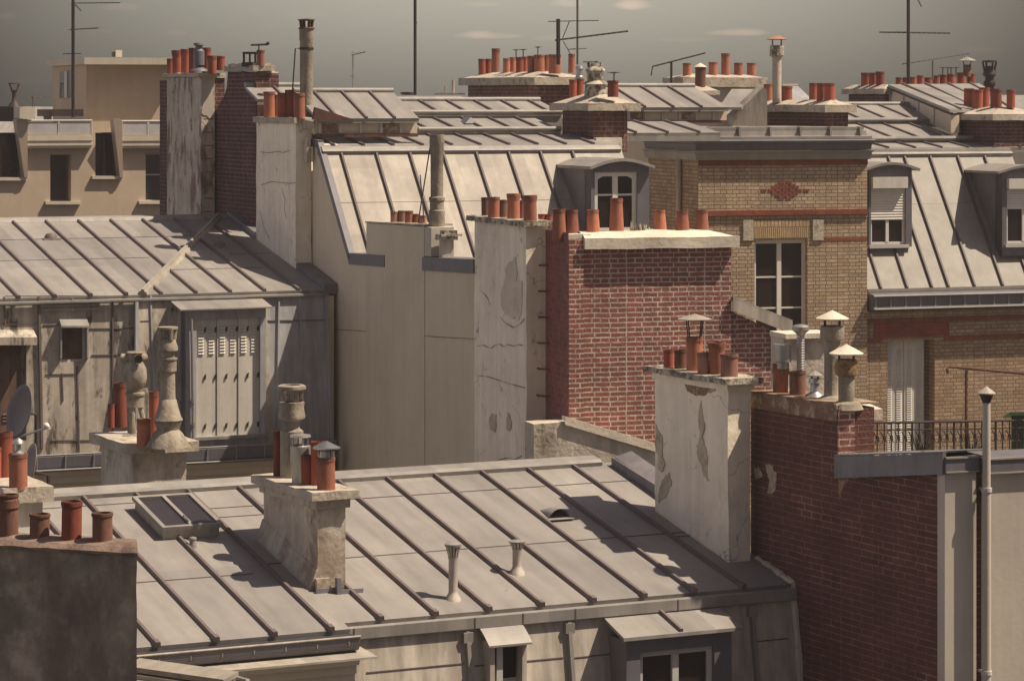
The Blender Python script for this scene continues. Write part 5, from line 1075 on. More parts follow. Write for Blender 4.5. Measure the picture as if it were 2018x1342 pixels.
# mansard of the wing
mw0 = s+fW.v*.05+Z*(gz+.10); q = hit(1830,318,(mw0+fW.v*0,fW.v)); tW = 1.35
mwp = slope(mw0, fW, tW); nW = (Z-fW.v*tW).normalized()
def WP(u, v, h=0): return mw0+fW.u*u+(fW.v+Z*tW)*v+nW*h
def Wuv(x, y): p = hit(x, y, mwp)-mw0; return p.dot(fW.u), p.dot(fW.v)
vtW = Wuv(1850,306)[1]
mb = MB(); mb.prism([WP(-.02,0), WP(LW,0), WP(LW,vtW), WP(-.02,vtW)], -nW*.1); mb.box(s+fW.v*.0+Z*(gz+.035), fW.u*LW, fW.v*.05, Z*.06); mW = mb.build('mansard_roof', M['zinc_wing'], Wg)
sm = MB(); jo = MB()
for x in (1735,1787,1836,1869,1921,1977,2032):
    u = Wuv(x, 566)[0]; sm.bar(WP(u,0,.001), WP(u,vtW-.03,.001), .05, .05, nW)
sm.build('standing_seams', M['zinc_dark'], mW)
v_ = Wuv(1880,400)[1]; jo.bar(WP(0,v_,.001), WP(LW,v_,.001), .012, .005, nW); jo.build('sheet_joints', M['zinc'], mW)
t0 = WP(0,vtW); prof = [(-.03,-.03),(-.06,.03),(-.02,.06),(.02,.07),(.03,.13),(.30,.15),(.30,-.05)]; mb = MB(); mb.prism([t0+fW.v*a+Z*b for a, b in prof], fW.u*LW); mb.build('roof_break_moulding', M['zinc'], Wg)
bl = t0+fW.v*.15+Z*.15
w1 = zslope(Wg, fW, bl, 2080, 283, .11, .62, 'zinc', 'upper_roof', off=.3, skirt=.05, roll=False)
bl = walk(w1[1]+fW.v*.02+Z*.10, fW.u, 1690); w2 = zslope(Wg, fW, bl, 1890, 245, .17, .62, 'zinc', 'upper_roof', off=.2, skirt=.12, roll=False)
bl = w2[1]+fW.v*.02+Z*.10; w3 = zslope(Wg, fW, bl, 1880, 207, .19, .62, 'zinc', 'upper_roof', off=.3, skirt=.12)
mb = MB(); mb.tube([w2[1]+Z*.09, w2[2]+Z*.09], .05, 8); mb.tube([w1[1]+Z*.09, w1[2]+Z*.09], .05, 8); mb.build('roof_step_rolls', M['zinc'], Wg)
mb = MB(); mb.box(Vector((*(s+fW.v*.5).xy,0)), fW.u*LW, fW.v*7, Z*(gz+.0)); mb.box(Vector((*(s+fW.v*2.6).xy,gz)), fW.u*LW, fW.v*5, Z*(t0.z-gz-.1)); mb.build('building_body', M['brick_yel2'], Wg)
def roller_dormer(xa, xb, yt, yb, xwl, xwr, ytop_roll, ybox, yslat, ysill, lab):
    p0 = hit(xa, yb, mwp)-fW.v*.12; pl = fac(p0, fW); g = lambda x, y: uz(hit(x, y, pl), p0, fW)
    ua, ub = g(xa, yb)[0], g(xb, yb)[0]; zt_, zb_ = g(xa, yt)[1], g(xa, yb)[1]; wa, wb = g(xwl,0)[0], g(xwr,0)[0]; z1, z0 = g(0,ytop_roll)[1], g(0,ysill)[1]
    z1 = uz(hit((xa+xb)/2, ytop_roll, pl), p0, fW)[1]; z0 = uz(hit((xa+xb)/2, ysill, pl), p0, fW)[1]
    mb = MB(); wallh(mb, p0, fW, ua, ub, zb_, zt_, [(wa,wb,z0,z1)], .14)
    b = Vector((*p0.xy,0)); dp_ = (zt_-zb_)/tW+.15
    for uu in (ua, ub-.05): mb.prism([b+fW.u*uu+fW.v*.003+Z*zb_, b+fW.u*uu+fW.v*.003+Z*zt_, b+fW.u*uu+fW.v*dp_+Z*zt_, b+fW.u*uu+fW.v*.15+Z*zb_], fW.u*.05)
    ar = [b+fW.u*(ua+(ub-ua)*i/10)+Z*(zt_+.003+.10*math.sin(math.pi*i/10)) for i in range(11)]; mb.prism(ar, fW.v*.5)
    dm_ = mb.build('dormer', M['zinc_shade'], Wg, label=lab)
    mb = MB(); rf = [b+fW.u*(ua-.14+(ub-ua+.28)*i/12)+Z*(zt_+.0+.13*math.sin(math.pi*i/12))-fW.v*.10 for i in range(13)]; mb.prism(rf+[x-Z*.05 for x in reversed(rf)], fW.v*(dp_+.2)); mb.build('dormer_roof', M['zinc'], dm_)
    zbx = uz(hit((xa+xb)/2, ybox, pl), p0, fW)[1]; zsl = uz(hit((xa+xb)/2, yslat, pl), p0, fW)[1]
    mb = MB(); mb.box(b+fW.u*wa-fW.v*.10+Z*zbx, fW.u*(wb-wa), fW.v*.12, Z*(z1-zbx)); rb = mb.build('roller_shutter', M['white_shut'], Wg)
    mb = MB(); n = int((zbx-zsl)/.05)
    for i in range(n): z = zsl+(zbx-zsl)*i/n; mb.prism([b+fW.u*(wa+.02)+fW.v*.03+Z*z, b+fW.u*(wa+.02)+fW.v*.022+Z*(z+.02), b+fW.u*(wa+.02)+fW.v*.03+Z*(z+.045)], fW.u*(wb-wa-.04))
    mb.box(b+fW.u*wa+fW.v*.035+Z*zsl, fW.u*(wb-wa), fW.v*.01, Z*(zbx-zsl)); mb.build('slat_curtain', M['white'], rb)
    window(Wg, p0, fW, wa, wb, z0, zsl+.05, .05, 2, (), .05, 'white', 'window', 'glass')
    mb = MB(); mb.box(b+fW.u*(wa-.05)-fW.v*.06+Z*(z0-.07), fW.u*(wb-wa+.1), fW.v*.15, Z*.06); mb.build('sill', M['white_dim'], dm_)
roller_dormer(1712,1797,333,488,1716,1785,349,371,434,482,'dormer with half-lowered white roller shutter')
roller_dormer(1975,2075,338,505,1984,2055,352,372,412,480,'dormer cut by the right edge of the picture')
# dark cheek block seen left of the right dormer
mb = MB(); a = Wuv(1912,440); mb.prism([WP(a[0],a[1],.002)]+[WP(*Wuv(x,y),.002) for x, y in ((1910,352),(1985,352),(1985,440))], nW*.25)
# ---- balcony in front of the wing
BY = 47.0; fBl = Fr(8); b0 = P(1715, 833, BY); b1 = walk(b0, fBl.u, 2070); Lb = (b1-b0).length; hb = .95
R_ = thing('balcony_railing', 'black wrought-iron balcony railing in front of the brown brick wing', 'railing', Vector((*b0.xy, b0.z-hb)))
mb = MB(); mb.tube([b0, b1], .022, 6); mb.tube([b0-Z*.12, b1-Z*.12], .012, 6); mb.tube([b0-Z*.85, b1-Z*.85], .016, 6); mb.build('rail', M['metal_dk'], R_)
mb = MB(); x = 0; i = 0
while x < Lb:
    p = b0+fBl.u*x; mb.tube([p, p-Z*hb], .012 if i % 6 else .02, 5, False)
    c = p+fBl.u*.055-Z*.45; 
    for sgn in (-1, 1):
        mb.tube([c+Z*sgn*.3+fBl.u*.0, c+Z*sgn*.22+fBl.u*.045, c+Z*sgn*.12+fBl.u*.03, c+Z*sgn*.14-fBl.u*.03, c+Z*sgn*.24-fBl.u*.04], .009, 4, False)
    x += .115; i += 1
mb.build('balusters', M['metal_dk'], R_)
mb = MB(); o = b0-fBl.v*.1-Z*(hb+.12); mb.box(o, b1-b0, fBl.v*3.5, Z*.12); mb.build('balcony_floor', M['cement'], R_)
# plants on the balcony
for (x, lab) in ((1815,'spiky green potted plant behind the railing, before the white shutters'),(1912,'dark bushy potted plant behind the railing under the rust-red pole')):
    p = P(x, 905, BY+.6); p.z = b0.z-hb+.002; t = thing('potted_plant', lab, 'plant', p)
    mb = MB(); mb.lathe(p, [(.11,0),(.15,.22),(.16,.24),(.13,.23),(.001,.2)], 14); mb.build('planter', M['terra3'], t)
    mb = MB()
    for i in range(90):
        a = random.uniform(0,6.28); e_ = random.uniform(.2,1.3); l_ = random.uniform(.3,.62); d_ = Vector((math.cos(a)*math.cos(e_), math.sin(a)*math.cos(e_), math.sin(e_))); s_ = Vector((-math.sin(a), math.cos(a),0))*.016
        b_ = p+Z*.2; m_ = b_+d_*l_*.6+Z*.03; e2 = b_+d_*l_-Z*.05*l_; mb.add([b_-s_*.4, b_+s_*.4, m_+s_, m_-s_, e2], [(0,1,2,3),(3,2,4)])
    mb.build('foliage', M['leaf'], t)
t = thing('iron_pole', 'rust-red iron pole with a sloping arm on the balcony of the brown brick wing', 'pole', P(1904,900,BY+.3)); c = P(1904,730,BY+.3)
mb = MB(); mb.tube([Vector((c.x,c.y,b0.z-hb)), c], .022, 8); mb.build('post', M['metal_rust'], t)
mb = MB(); mb.tube([P(1868,736,BY+.3), P(1866,727,BY+.3), P(1872,723,BY+.3), P(2070,741,BY+.3)], .022, 8); mb.build('arm', M['metal_rust'], t)
a = P(1990,812,BY+1.2); t = thing('green_awning', 'small dark green awning with a bright edge on the balcony at the right edge', 'awning', Vector((a.x,a.y,b0.z-hb)))
mb = MB(); mb.prism([a, a+Vector((.5,0,0)), a+Vector((.5,.0,-.05)), a+Vector((-.04,0,-.05))], Vector((0,.5,-.10))); mb.build('canopy', mat('green_bright', (.08,.17,.07)), t)
mb = MB(); mb.box(a+Vector((.05,.1,-.05)), Vector((.75,0,0)), Vector((0,.05,0)), -Z*.7); mb.build('hanging_cloth', M['green'], t)
# ============================================================ H: dark brick party wall on the right
fh = fa; H0 = RP(uH, vE*.5); hpl = party(H0, fh)
Hh = lambda x, y: hit(x, y, hpl)
HW = thing('dark_brick_wall', 'tall dark red brick party wall in shade at the right of the near roof', 'wall', Vector((*Hh(1860,1300).xy, 0)))
pe = Hh(1862, 900)
poly = [Hh(1480,776), Hh(1650,806), Hh(1650,918), Hh(1863,905), Vector((*pe.xy,0)), Vector((*Hh(1478,900).xy,0))]
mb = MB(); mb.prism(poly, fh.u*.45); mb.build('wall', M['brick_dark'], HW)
mb = MB(); a, b = Hh(1479,773), Hh(1651,800); n_ = -fh.u
mb.prism([a+n_*.012, b+n_*.012, b+n_*.012-Z*.16, a+n_*.012-Z*.16], fh.u*.012); mb.prism([a+n_*.02+Z*.003, b+n_*.02+Z*.003, b+n_*.02+Z*.02, a+n_*.02+Z*.02], fh.u*.52); mb.build('cement_band', M['cement_dark'] if 0 else M['rust'], HW)
mb = MB(); a, b = Hh(1652,899), Hh(1866,893); mb.prism([a+n_*.05, b+n_*.05, b+n_*.05-Z*.20, a+n_*.05-Z*.22], fh.u*.04); mb.prism([a+n_*.05+Z*.003, b+n_*.05+Z*.003, b+n_*.05+Z*.02, a+n_*.05+Z*.02], fh.u*.58); mb.build('zinc_coping', M['lead'], HW)
patch2(HW, party(H0-fh.u*.006, fh), fh.u, [(1508,918),(1522,915),(1530,935),(1526,968),(1512,975),(1516,950)], 'bare', 'plaster_remnant', 1.3)
patch2(HW, party(H0-fh.u*.006, fh), fh.u, [(1485,922),(1496,918),(1500,940),(1490,945)], 'bare', 'plaster_remnant')
patch2(HW, party(H0-fh.u*.006, fh), fh.u, [(1653,935),(1700,932),(1690,942),(1672,945),(1662,962),(1654,985)], 'rust', 'mortar_smear')
# rough mortar fillet where the near building meets the brick wall
fl = MB(); pts_ = [(1478,1085),(1500,1092),(1522,1108),(1540,1122),(1552,1138),(1558,1180),(1562,1240),(1570,1342),(1574,1400)]
q_ = [RP(uH-.015, (S10.C-R0).dot(fa.v)+.05+((vE-(S10.C-R0).dot(fa.v))*i/12)) for i in range(13)]+[RP(uH-.015,vE)-Z*.17+dm*(.15+.22*i) for i in range(14)]
fl.tube([p_+noise.noise_vector(p_*6)*.03 for p_ in q_], [.03+.022*random.random() for _ in q_], 7); fl.build('mortar_fillet', M['plaster_old'], HW)
mb = MB(); a0 = Hh(1652,806)
mb.rough(Vector((*(Hh(1651,1)+fh.u*.001).xy, Hh(1651,916).z)), fh.u*.30, fh.v*.012-fh.v*.03, Z*(a0.z-Hh(1651,916).z-.02), .08, .003) if 0 else None
# lit brick end of the raised part and mortar slab beyond
sR = walk(Hh(1651,806), fe.u, 1683)
mb = MB(); o = Vector((*Hh(1651,806).xy, Hh(1651,920).z)); zt_ = Hh(1651,805).z; mb.box(o-fh.v*.0+fh.u*.0-fe.v*.02, fe.u*(sR-Hh(1651,806)).length*1.0, fe.v*.5, Z*(zt_-o.z)); mb.build('brick_end', M['brick_red'], HW)
mb = MB(); mb.rough(o-fe.v*.05-fe.u*.0-Z*.0, fe.u*.36, fe.v*.4, Z*.12, .06, .02); mb.rough(o+fe.u*.36-fe.v*.02, fe.u*.25, fe.v*.4, Z*.06, .06, .02); mb.build('mortar_rubble', M['cement_pale'], HW)
o2 = walk(Hh(1651,806)+fe.v*.35, fe.u, 1684); o2.z = P(0,830,o2.y).z
mb = MB(); l2 = (walk(o2, fe.u, 1743)-o2).length; mb.rough(o2-fe.u*.02, fe.u*l2, fe.v*.7, Z*.12, .09, .01); q = [o2+Z*.115, o2+fe.u*l2*.95+Z*.115, o2+fe.u*l2*.9+fe.v*.6+Z*.115, o2+fe.v*.6+Z*.115]; tpk = [o2+fe.v*.2+Z*.26, o2+fe.u*.05+fe.v*.35+Z*.26]
mb.add([q[0],q[1],q[2],q[3],o2-fe.u*.03+fe.v*.25+Z*.27], [(0,1,4),(1,2,4),(2,3,4),(3,0,4)]); mb.build('mortar_slab', M['cement_pale'], HW)
mb = MB(); mb.box(Vector((*o2.xy,o2.z-.62))+fe.v*.06, fe.u*l2*.72, fe.v*.5, Z*.618); mb.build('rear_pier', M['brick_old'], HW)
# cowls on top: a second stack of assorted flues
FS = thing('flue_group', 'row of mixed flues with conical rain hats standing on top of the dark brick wall', 'flues', Hh(1580,790)+fh.u*.2)
def HT(x, row=.4): p = walk(H0+fh.u*.45*row, fh.v, x); p.z = 0; r0, r1 = Hh(1480,776), Hh(1650,803); f = (p-Vector((*r0.xy,0))).length/((r1-r0).length+1e-6); p.z = r0.z+.022; return p
def kk_(p): return p.y/F
for (x, w_, h_, kind, mt) in ((1538,34,58,'collar','terra'),(1572,34,50,'plain','terra3')): p = HT(x,.4); pot(FS, p, w_*kk_(p)/2, h_*kk_(p), kind, mt)
p = HT(1542,.4); k = kk_(p); mb = MB(); mb.lathe(p, [(13*k,50*k),(13*k,62*k),(18*k,64*k),(18*k,98*k),(15*k,99*k),(14*k,80*k)], 20); mb.build('metal_cowl', M['metal_lt'], FS)
p = HT(1578,.75); k = kk_(p); mb = MB(); pr_ = [(8*k,.0)]
for i in range(22): z = (6+i*5)*k; pr_ += [(8.3*k,z),(7.2*k,z+2.5*k)]
pr_ += [(8*k,118*k),(17*k,126*k),(17*k,133*k),(13*k,136*k),(.001,138*k)]; mb.lathe(p, pr_, 16); mb.build('flexible_flue', M['metal_lt'], FS)
p = HT(1606,.5); k = kk_(p); mb = MB(); mb.lathe(p, [(24*k,0),(18*k,8*k),(10*k,12*k),(9*k,14*k),(9*k,30*k),(12*k,31*k),(11*k,40*k),(.001,40*k)], 18); mb.build('small_flue', M['metal_lt'], FS); hat(FS, p+Z*40*k, 15*k, 9*k, 6*k, 8*k, 'zinc_pale', 'rain_hat')
p = HT(1640,.6); k = kk_(p); mb = MB(); mb.lathe(p, [(34*k,-2*k),(28*k,6*k),(17*k,10*k),(16*k,12*k),(16*k,118*k),(23*k,120*k),(24*k,122*k),(24*k,146*k),(20*k,147*k),(19*k,130*k)], 22, .01); mb.build('tall_flue', M['pipe_cem'], FS); hat(FS, p+Z*147*k, 33*k, 16*k, 15*k, 20*k, 'cement_pale', 'rain_hat', legmat='metal_rust')
p = HT(1668,.35); k = kk_(p); mb = MB(); mb.lathe(p, [(34*k,-8*k),(28*k,4*k),(16*k,8*k),(16*k,56*k)], 22, .01); mb.build('squat_flue', M['pipe_cem'], FS)
mb = MB(); mb.lathe(p, [(16*k,56*k),(22*k,60*k),(24*k,76*k),(20*k,88*k),(20*k,90*k),(17*k,90*k),(16*k,80*k)], 22, .03); mb.build('slotted_collar', mat('terra_mossy', (.27,.18,.08), .3, 4, .9, 0, .5, 20, stains=[((.08,.05,.03), 9, .5, .6, None, .8)]), FS); hat(FS, p+Z*88*k, 34*k, 18*k, 14*k, 18*k, 'cement_pale', 'rain_hat', legmat='metal_rust')
# parapet line seen behind the cowls
a = P(1545,668,34); t = thing('parapet', 'low grey parapet with a pale coping behind the row of rain-hatted flues', 'wall', Vector((*a.xy,0)))
mb = MB(); b = walk(a, fe.u, 1640); mb.prism([a, b, Vector((*b.xy,a.z-2.5)), Vector((*a.xy,a.z-2.5))], fe.v*.4); mb.build('wall', M['plaster_old'], t)
mb = MB(); mb.prism([a-fe.v*.06+Z*.003, b-fe.v*.06+Z*.003, b-fe.v*.06+Z*.06, a-fe.v*.06+Z*.06], fe.v*.5); mb.build('coping', M['cement_pale'], t)
# ============================================================ I: pale rendered wall at the lower right
fi = Fr(20); I0 = walk(pe, fi.u, 1866)-fi.v*.05; I0 = P(1862, 920, pe.y-.03)
IW = thing('pale_rendered_wall', 'pale rendered chimney breast wall with zinc copings at the lower right corner', 'wall', Vector((*P(1950,1342,I0.y).xy, 0)))
ip = fac(I0, fi)
def iq(x, y, o=0): return hit(x, y, (I0-fi.v*o, fi.v))
for (xa, xb, yt, o_) in ((1862,1924,932,.0),(1940,2075,934,.0)):
    mb = MB(); a = iq(xa, yt, o_); b = iq(xb, yt, o_); b.z = a.z; mb.prism([Vector((*a.xy,0)), Vector((*b.xy,0)), b, a], fi.v*.5); mb.build('wall', M['cream_r'], IW)
    mb = MB(); a2 = a-fi.v*.04-fi.u*.01+Z*.003; b2 = b-fi.v*.04+fi.u*.01+Z*.003; mb.prism([a2, a2+Z*.15, a2+fi.v*.5+Z*.16, a2+fi.v*.5], b2-a2); cp2 = mb.build('coping', M['zinc_shade'], IW)
    mb = MB(); mb.box(a2-fi.v*.012+Z*.135, b2-a2, fi.v*.03, Z*.018); mb.build('edge_strip', M['zinc_pale'], cp2); mb = MB(); mb.box(a2-fi.v*.012, b2-a2, fi.v*.011, Z*.014); mb.build('drip_edge', M['zinc_pale'], cp2)
mb = MB(); a = iq(1918, 920, -.16); b = iq(1950, 920, -.16); b.z = a.z; mb.prism([Vector((*a.xy,0)), Vector((*b.xy,0)), b, a], fi.v*.3); mb.build('shadow_slot_wall', M['cream_r'], IW)  # set-back slot shaped to stand for the pipe's shadow strip
c = iq(1944, 800, .09); k = c.y/F; t = thing('vent_pipe', 'long pale vertical vent pipe with a small conical cap rising past the right-hand wall', 'vent pipe', Vector((*c.xy, P(0,1342,c.y).z-1)))
mb = MB(); zlo = P(0,1342,c.y).z-1; mb.tube([Vector((*c.xy,zlo)), Vector((*c.xy,P(0,965,c.y).z))], 9*k, 16); mb.tube([Vector((*c.xy,P(0,965,c.y).z)), Vector((*c.xy,P(0,790,c.y).z))], 8*k, 16); mb.build('pipe', M['cream_r'], t)
for y in (965, 1325): b = MB(); b.tube([Vector((*c.xy,P(0,y+4,c.y).z)), Vector((*c.xy,P(0,y-4,c.y).z))], 11*k, 16); b.tube([c+Z*(P(0,y,c.y).z-c.z), c+Z*(P(0,y,c.y).z-c.z)+fi.v*.25], .015, 6); b.build('pipe_clamp', M['white_dim'], t)
cc = Vector((*c.xy, P(0,790,c.y).z)); mb = MB(); mb.lathe(cc, [(8*k,-4*k),(9*k,0),(14*k,13*k),(12*k,14*k),(.001,14*k)], 18); mb.build('collar', M['metal_dk'], t)
mb = MB(); mb.lathe(cc, [(18*k,14*k),(18*k,16*k),(10*k,22*k),(.001,29*k)], 18); mb.build('cap', M['zinc_pale'], t)
# ============================================================ J: dark chimney wall in the left foreground
fj = Fr(-20); j1 = P(269, 1096, 24.6); jp = fac(j1, fj); j0 = walk(j1, -fj.u, -60)
JW = thing('foreground_chimney', 'dark mottled cement chimney wall with four pots in the lower left foreground', 'chimney', Vector((*P(130,1300,27.5).xy, 0)))
mb = MB(); Lj = (j1-j0).length; zj = P(0,1440,24).z-1
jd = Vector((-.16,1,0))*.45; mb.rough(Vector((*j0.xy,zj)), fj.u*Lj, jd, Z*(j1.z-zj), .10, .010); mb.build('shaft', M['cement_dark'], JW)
M['cem_mid'] = mat('cement_brown', (.22,.16,.125), .25, 3, .95, 0, .6, 18, stains=[((.09,.06,.05), 5, .5, .64, None, .7)])
mb = MB(); n_ = 30; rows = []
for i in range(n_+1):
    u = -.02+(Lj+.03)*i/n_; wob = noise.noise(Vector((u*6,2,5)))*.007
    prof = [(-.03,.003),(-.035,.03+wob),(.02,.07+wob),(.12,.095+wob),(.30,.10+wob),(.46,.03),(.46,.003)]
    rows.append([Vector((*j0.xy,j1.z))+fj.u*u+jd*(a/.45)+Z*b for a, b in prof])
nn_ = 7; vs = [x for r_ in rows for x in r_]; fs = [(i*nn_+j, i*nn_+j+1, (i+1)*nn_+j+1, (i+1)*nn_+j) for i in range(n_) for j in range(nn_-1)]+[tuple(range(nn_)), tuple(range(n_*nn_, n_*nn_+nn_))]
mb.add(vs, fs); mb.build('cap', M['cem_mid'], JW)
for (x, w_, ytop, ybase, kind, mt) in ((17,44,974,1068,'collar','terra3'),(78,42,1012,1068,'lip','terra3'),(141,43,987,1066,'lip','terra2'),(202,43,1010,1067,'lip','terra3')):
    p = walk(j1+jd*.4, fj.u, x); k = p.y/F; p = Vector((p.x,p.y,j1.z+.085)); pot(JW, p, w_*k/2, P(0,ytop,p.y).z-p.z, kind, mt)
# ============================================================ K: stack behind it with a dish
SK = Stack('chimney_stack', 'plaster chimney stack at the left edge with red pots, behind the dark foreground chimney', fa, 20, 30.0, -70, 84, 992, 1200, 'plaster_old', (.09,.16,'cement'))
SK.pots([(8,34,88,.6,'plain','terra2'),(36,38,66,.25,'plain','terra'),(-10,30,60,.3,'plain','terra2')])
c = SK.at(36,.25); k = c.y/F; mb = MB(); mb.lathe(c, [(13*k,60*k),(12*k,68*k),(6*k,72*k),(5*k,84*k)], 14); mb.lathe(c, [(.001,98*k),(10*k,92*k),(12*k,86*k),(5*k,84*k)], 14); mb.build('chimney_cowl', M['metal_lt'], SK.root)
def dish(cx, cy, Y, rw, rh, lab, yaw, mtl='dish', arm=None):
    c = P(cx, cy, Y); k = Y/F; t = thing('satellite_dish', lab, 'satellite dish', c-Z*rh*k)
    n = Vector((math.sin(yaw), -math.cos(yaw), .25)).normalized(); a = n.cross(Z).normalized(); b = a.cross(n).normalized()
    R2 = rh*k; mb = MB(); vs = [c]; rings = 6; m_ = 28
    for r_ in range(1, rings+1):
        f = r_/rings
        for i in range(m_): an = 6.28318*i/m_; vs.append(c+(a*math.cos(an)*R2*.92+b*math.sin(an)*R2)*f+n*(.16*R2*f*f))
    fs = [(0, 1+i, 1+(i+1) % m_) for i in range(m_)]+[(1+(r_-1)*m_+i, 1+(r_-1)*m_+(i+1) % m_, 1+r_*m_+(i+1) % m_, 1+r_*m_+i) for r_ in range(1, rings) for i in range(m_)]
    mb.add(vs, fs, True); do = mb.build('reflector', M[mtl], t); so_ = do.modifiers.new('shell', 'SOLIDIFY'); so_.thickness = .012
    tip = c+n*R2*1.35-b*R2*.75 if arm is None else P(*arm); mb = MB(); mb.tube([c-b*R2*.98+n*.1*R2, tip], .014, 6); mb.build('arm', M['metal_lt'], t)
    mb = MB(); d_ = (c-tip).normalized(); mb.tube([tip-d_*.04, tip+d_*.02, tip+d_*.09], [.02,.022,.04], 10); mb.build('receiver', M['white'], t)
    mb = MB(); mb.tube([c-n*.02, c-n*.18, c-n*.18-Z*R2*1.3], .022, 8); mb.build('mast', M['metal_dk'], t)
dish(46, 812, 37, 30, 54, 'grey satellite dish seen against the stained attic wall at the left edge', -.95, arm=(96,842,36.2))
dish(64, 930, 31.5, 34, 56, 'dark satellite dish in shade behind the red pots of the left-edge chimney', -1.2, arm=(108,1000,31.2))
# ============================================================ L: small low roof at the bottom left
fl_ = fj
r0 = P(275, 1306, 26.3); r1 = P(470, 1333, 25.4)
LR = thing('low_zinc_roof', 'corner of a small low zinc roof at the bottom beside the dark chimney', 'roof', Vector((*P(360,1350,27.5).xy, 0)))
d_ = (r1-r0); d_.z = 0; d_.normalize(); pn = Vector((d_.y,-d_.x,0)); dn = pn*1.0-Z*.45
mb = MB(); mb.prism([r0, r1, r1+dn*2.2, r0+dn*2.2], Z*-.05); mb.build('roof_sheet', M['zinc'], LR)
mb = MB(); nn = (Z+pn*.45).normalized()
for o_, wd_ in ((.30,.03),(.62,.03)): mb.bar(r0+dn*o_+nn*.001, r1+dn*o_+nn*.001, .05, wd_, nn)
mb.build('sheet_joints', M['zinc_seam'], LR)
mb = MB(); mb.prism([r0+Z*.001+nn*.0, r1+Z*.001, r1+dn*.16+nn*.03, r0+dn*.16+nn*.03], Z*.045); mb.build('edge_capping', M['zinc_pale'], LR)
mb = MB(); mb.prism([r0-Z*.06, r1-Z*.06, Vector((*r1.xy,0)), Vector((*r0.xy,0))], pn*.2); mb.build('wall', M['cream'], LR)
mb = MB(); e = r1+Z*-.02; mb.tube([e, e+d_*.10-Z*.0, e+d_*.26-Z*.22], .03, 8); mb.build('rain_spout', M['zinc'], LR)
# ============================================================ skyline stacks
fs = Fr(25)
PW = 1.22
def skstack(lab, xc, Y, xl, xr, ytop, ybot, mt, pots_, caph=.14, fl=.14, ov=.16, fr=fs, capm='cement', grp='brick stacks along the skyline'):
    S = Stack('chimney_stack', lab, fr, xc, Y, xl, xr, ytop, ybot, mt, (ov, caph, capm, fl), shaft='plain', group=grp)
    S.top -= .03; S.pots([(e[0], e[1]*PW)+tuple(e[2:]) for e in pots_]); return S
# S16: middle brick stack on the central roof
S16 = skstack('brick skyline stack with a wide mortar hood and broken stone cowl on the central roof', 1168, 51.0, 1108, 1237, 219, 300, 'brick_sky',
  [(1129,13,32,.4,'plain','terra2'),(1142,14,34,.6,'plain','terra2'),(1208,19,30,.5,'lip','terra2')], .13, .16, .17)
k = 51/F; c = S16.at(1173,.4); mb = MB(); mb.lathe(c-Z*.05, [(22*k,0),(20*k,28*k),(27*k,29*k),(20*k,34*k),(16*k,36*k),(17*k,50*k),(20*k,56*k),(18*k,60*k),(10*k,64*k),(9*k,70*k)], 18, .06)
mb.box(c+Vector((-24*k,-.05,66*k)), Vector((30*k,0,0)), Vector((0,.1,0)), Z*3*k); mb.tube([c+Vector((-12*k,0,50*k)), c+Vector((-14*k,0,68*k))], 3*k, 6); mb.tube([c+Vector((8*k,0,50*k)), c+Vector((12*k,0,66*k))], [5*k,4*k], 6); mb.build('stone_cowl', M['cement_lic'], S16.root)
c = S16.at(1142,.6); mb = MB(); mb.lathe(c, [(8*k,32*k),(9*k,36*k),(8*k,40*k),(7*k,41*k),(7*k,54*k),(9*k,55*k),(7*k,61*k),(.001,62*k)], 14); mb.build('metal_cowl', M['metal_lt'], S16.root)
whirl(S16.root, S16.at(1210,.5)+Z*28*k, 15*k, 18*k)
mb = MB(); b = P(1175,306,50.9); mb.rough(b, fs.u*.5, fs.v*.6, Z*.3, .1, .01); mb.build('render_skirt', M['cement_pale'], S16.root)
# S15: long stack left of centre
S15 = skstack('long low brick skyline stack with eleven red pots, left of the forked antenna', 1060, 60, 922, 1140, 168, 215, 'brick_sky',
  [(950,12,30,.4,'plain','terra2'),(962,13,30,.6,'plain','terra2'),(976,14,50,.5,'plain','terra'),(998,12,30,.4,'plain','terra'),(1011,12,32,.6,'plain','terra'),(1024,13,32,.4,'plain','terra2'),(1034,12,33,.6,'plain','terra2'),(1047,13,34,.4,'plain','terra'),(1063,18,36,.5,'plain','terra'),(1078,13,36,.7,'plain','terra'),(1093,21,36,.4,'plain','terra')], .16, .12, .15)
p15 = S15.C+fs.u*S15.lu*.75+fs.v*.3; pot(S15.root, Vector((*walk(p15,fs.u,1126).xy,S15.top)), 7*60/F, 38*60/F, 'plain', 'terra')
for x, h_ in ((1017,16),(1031,16),(1060,20)): whirl(S15.root, S15.at(x,.4)+Z*32*60/F, 9*60/F, h_*60/F)
# S17: pots on a slab right of centre
S17 = skstack('pale rendered skyline stack with five spaced red pots, right of centre', 1350, 62, 1318, 1500, 172, 215, 'cream_r', [], .20, .08, .10)
for x, h_, w_ in ((1354,24,15),(1405,26,15),(1430,44,15),(1455,25,15),(1481,25,16)): p = walk(S17.C+fs.v*.25, fs.u, x); pot(S17.root, Vector((p.x,p.y,S17.top)), w_*PW*62/F/2, h_*62/F, 'plain', 'terra')
S17b = skstack('small stubby rendered chimney with a brown hooded pot, just before the pale skyline stack', 1366, 58, 1350, 1408, 188, 225, 'plaster_old', [(1380,18,40,.5,'plain','terra3')], .09, .10, .08)
hat(S17b.root, S17b.at(1380,.5)+Z*38*58/F, 13*58/F, 8*58/F, 2*58/F, 6*58/F, 'cement_pale', 'rain_hat')
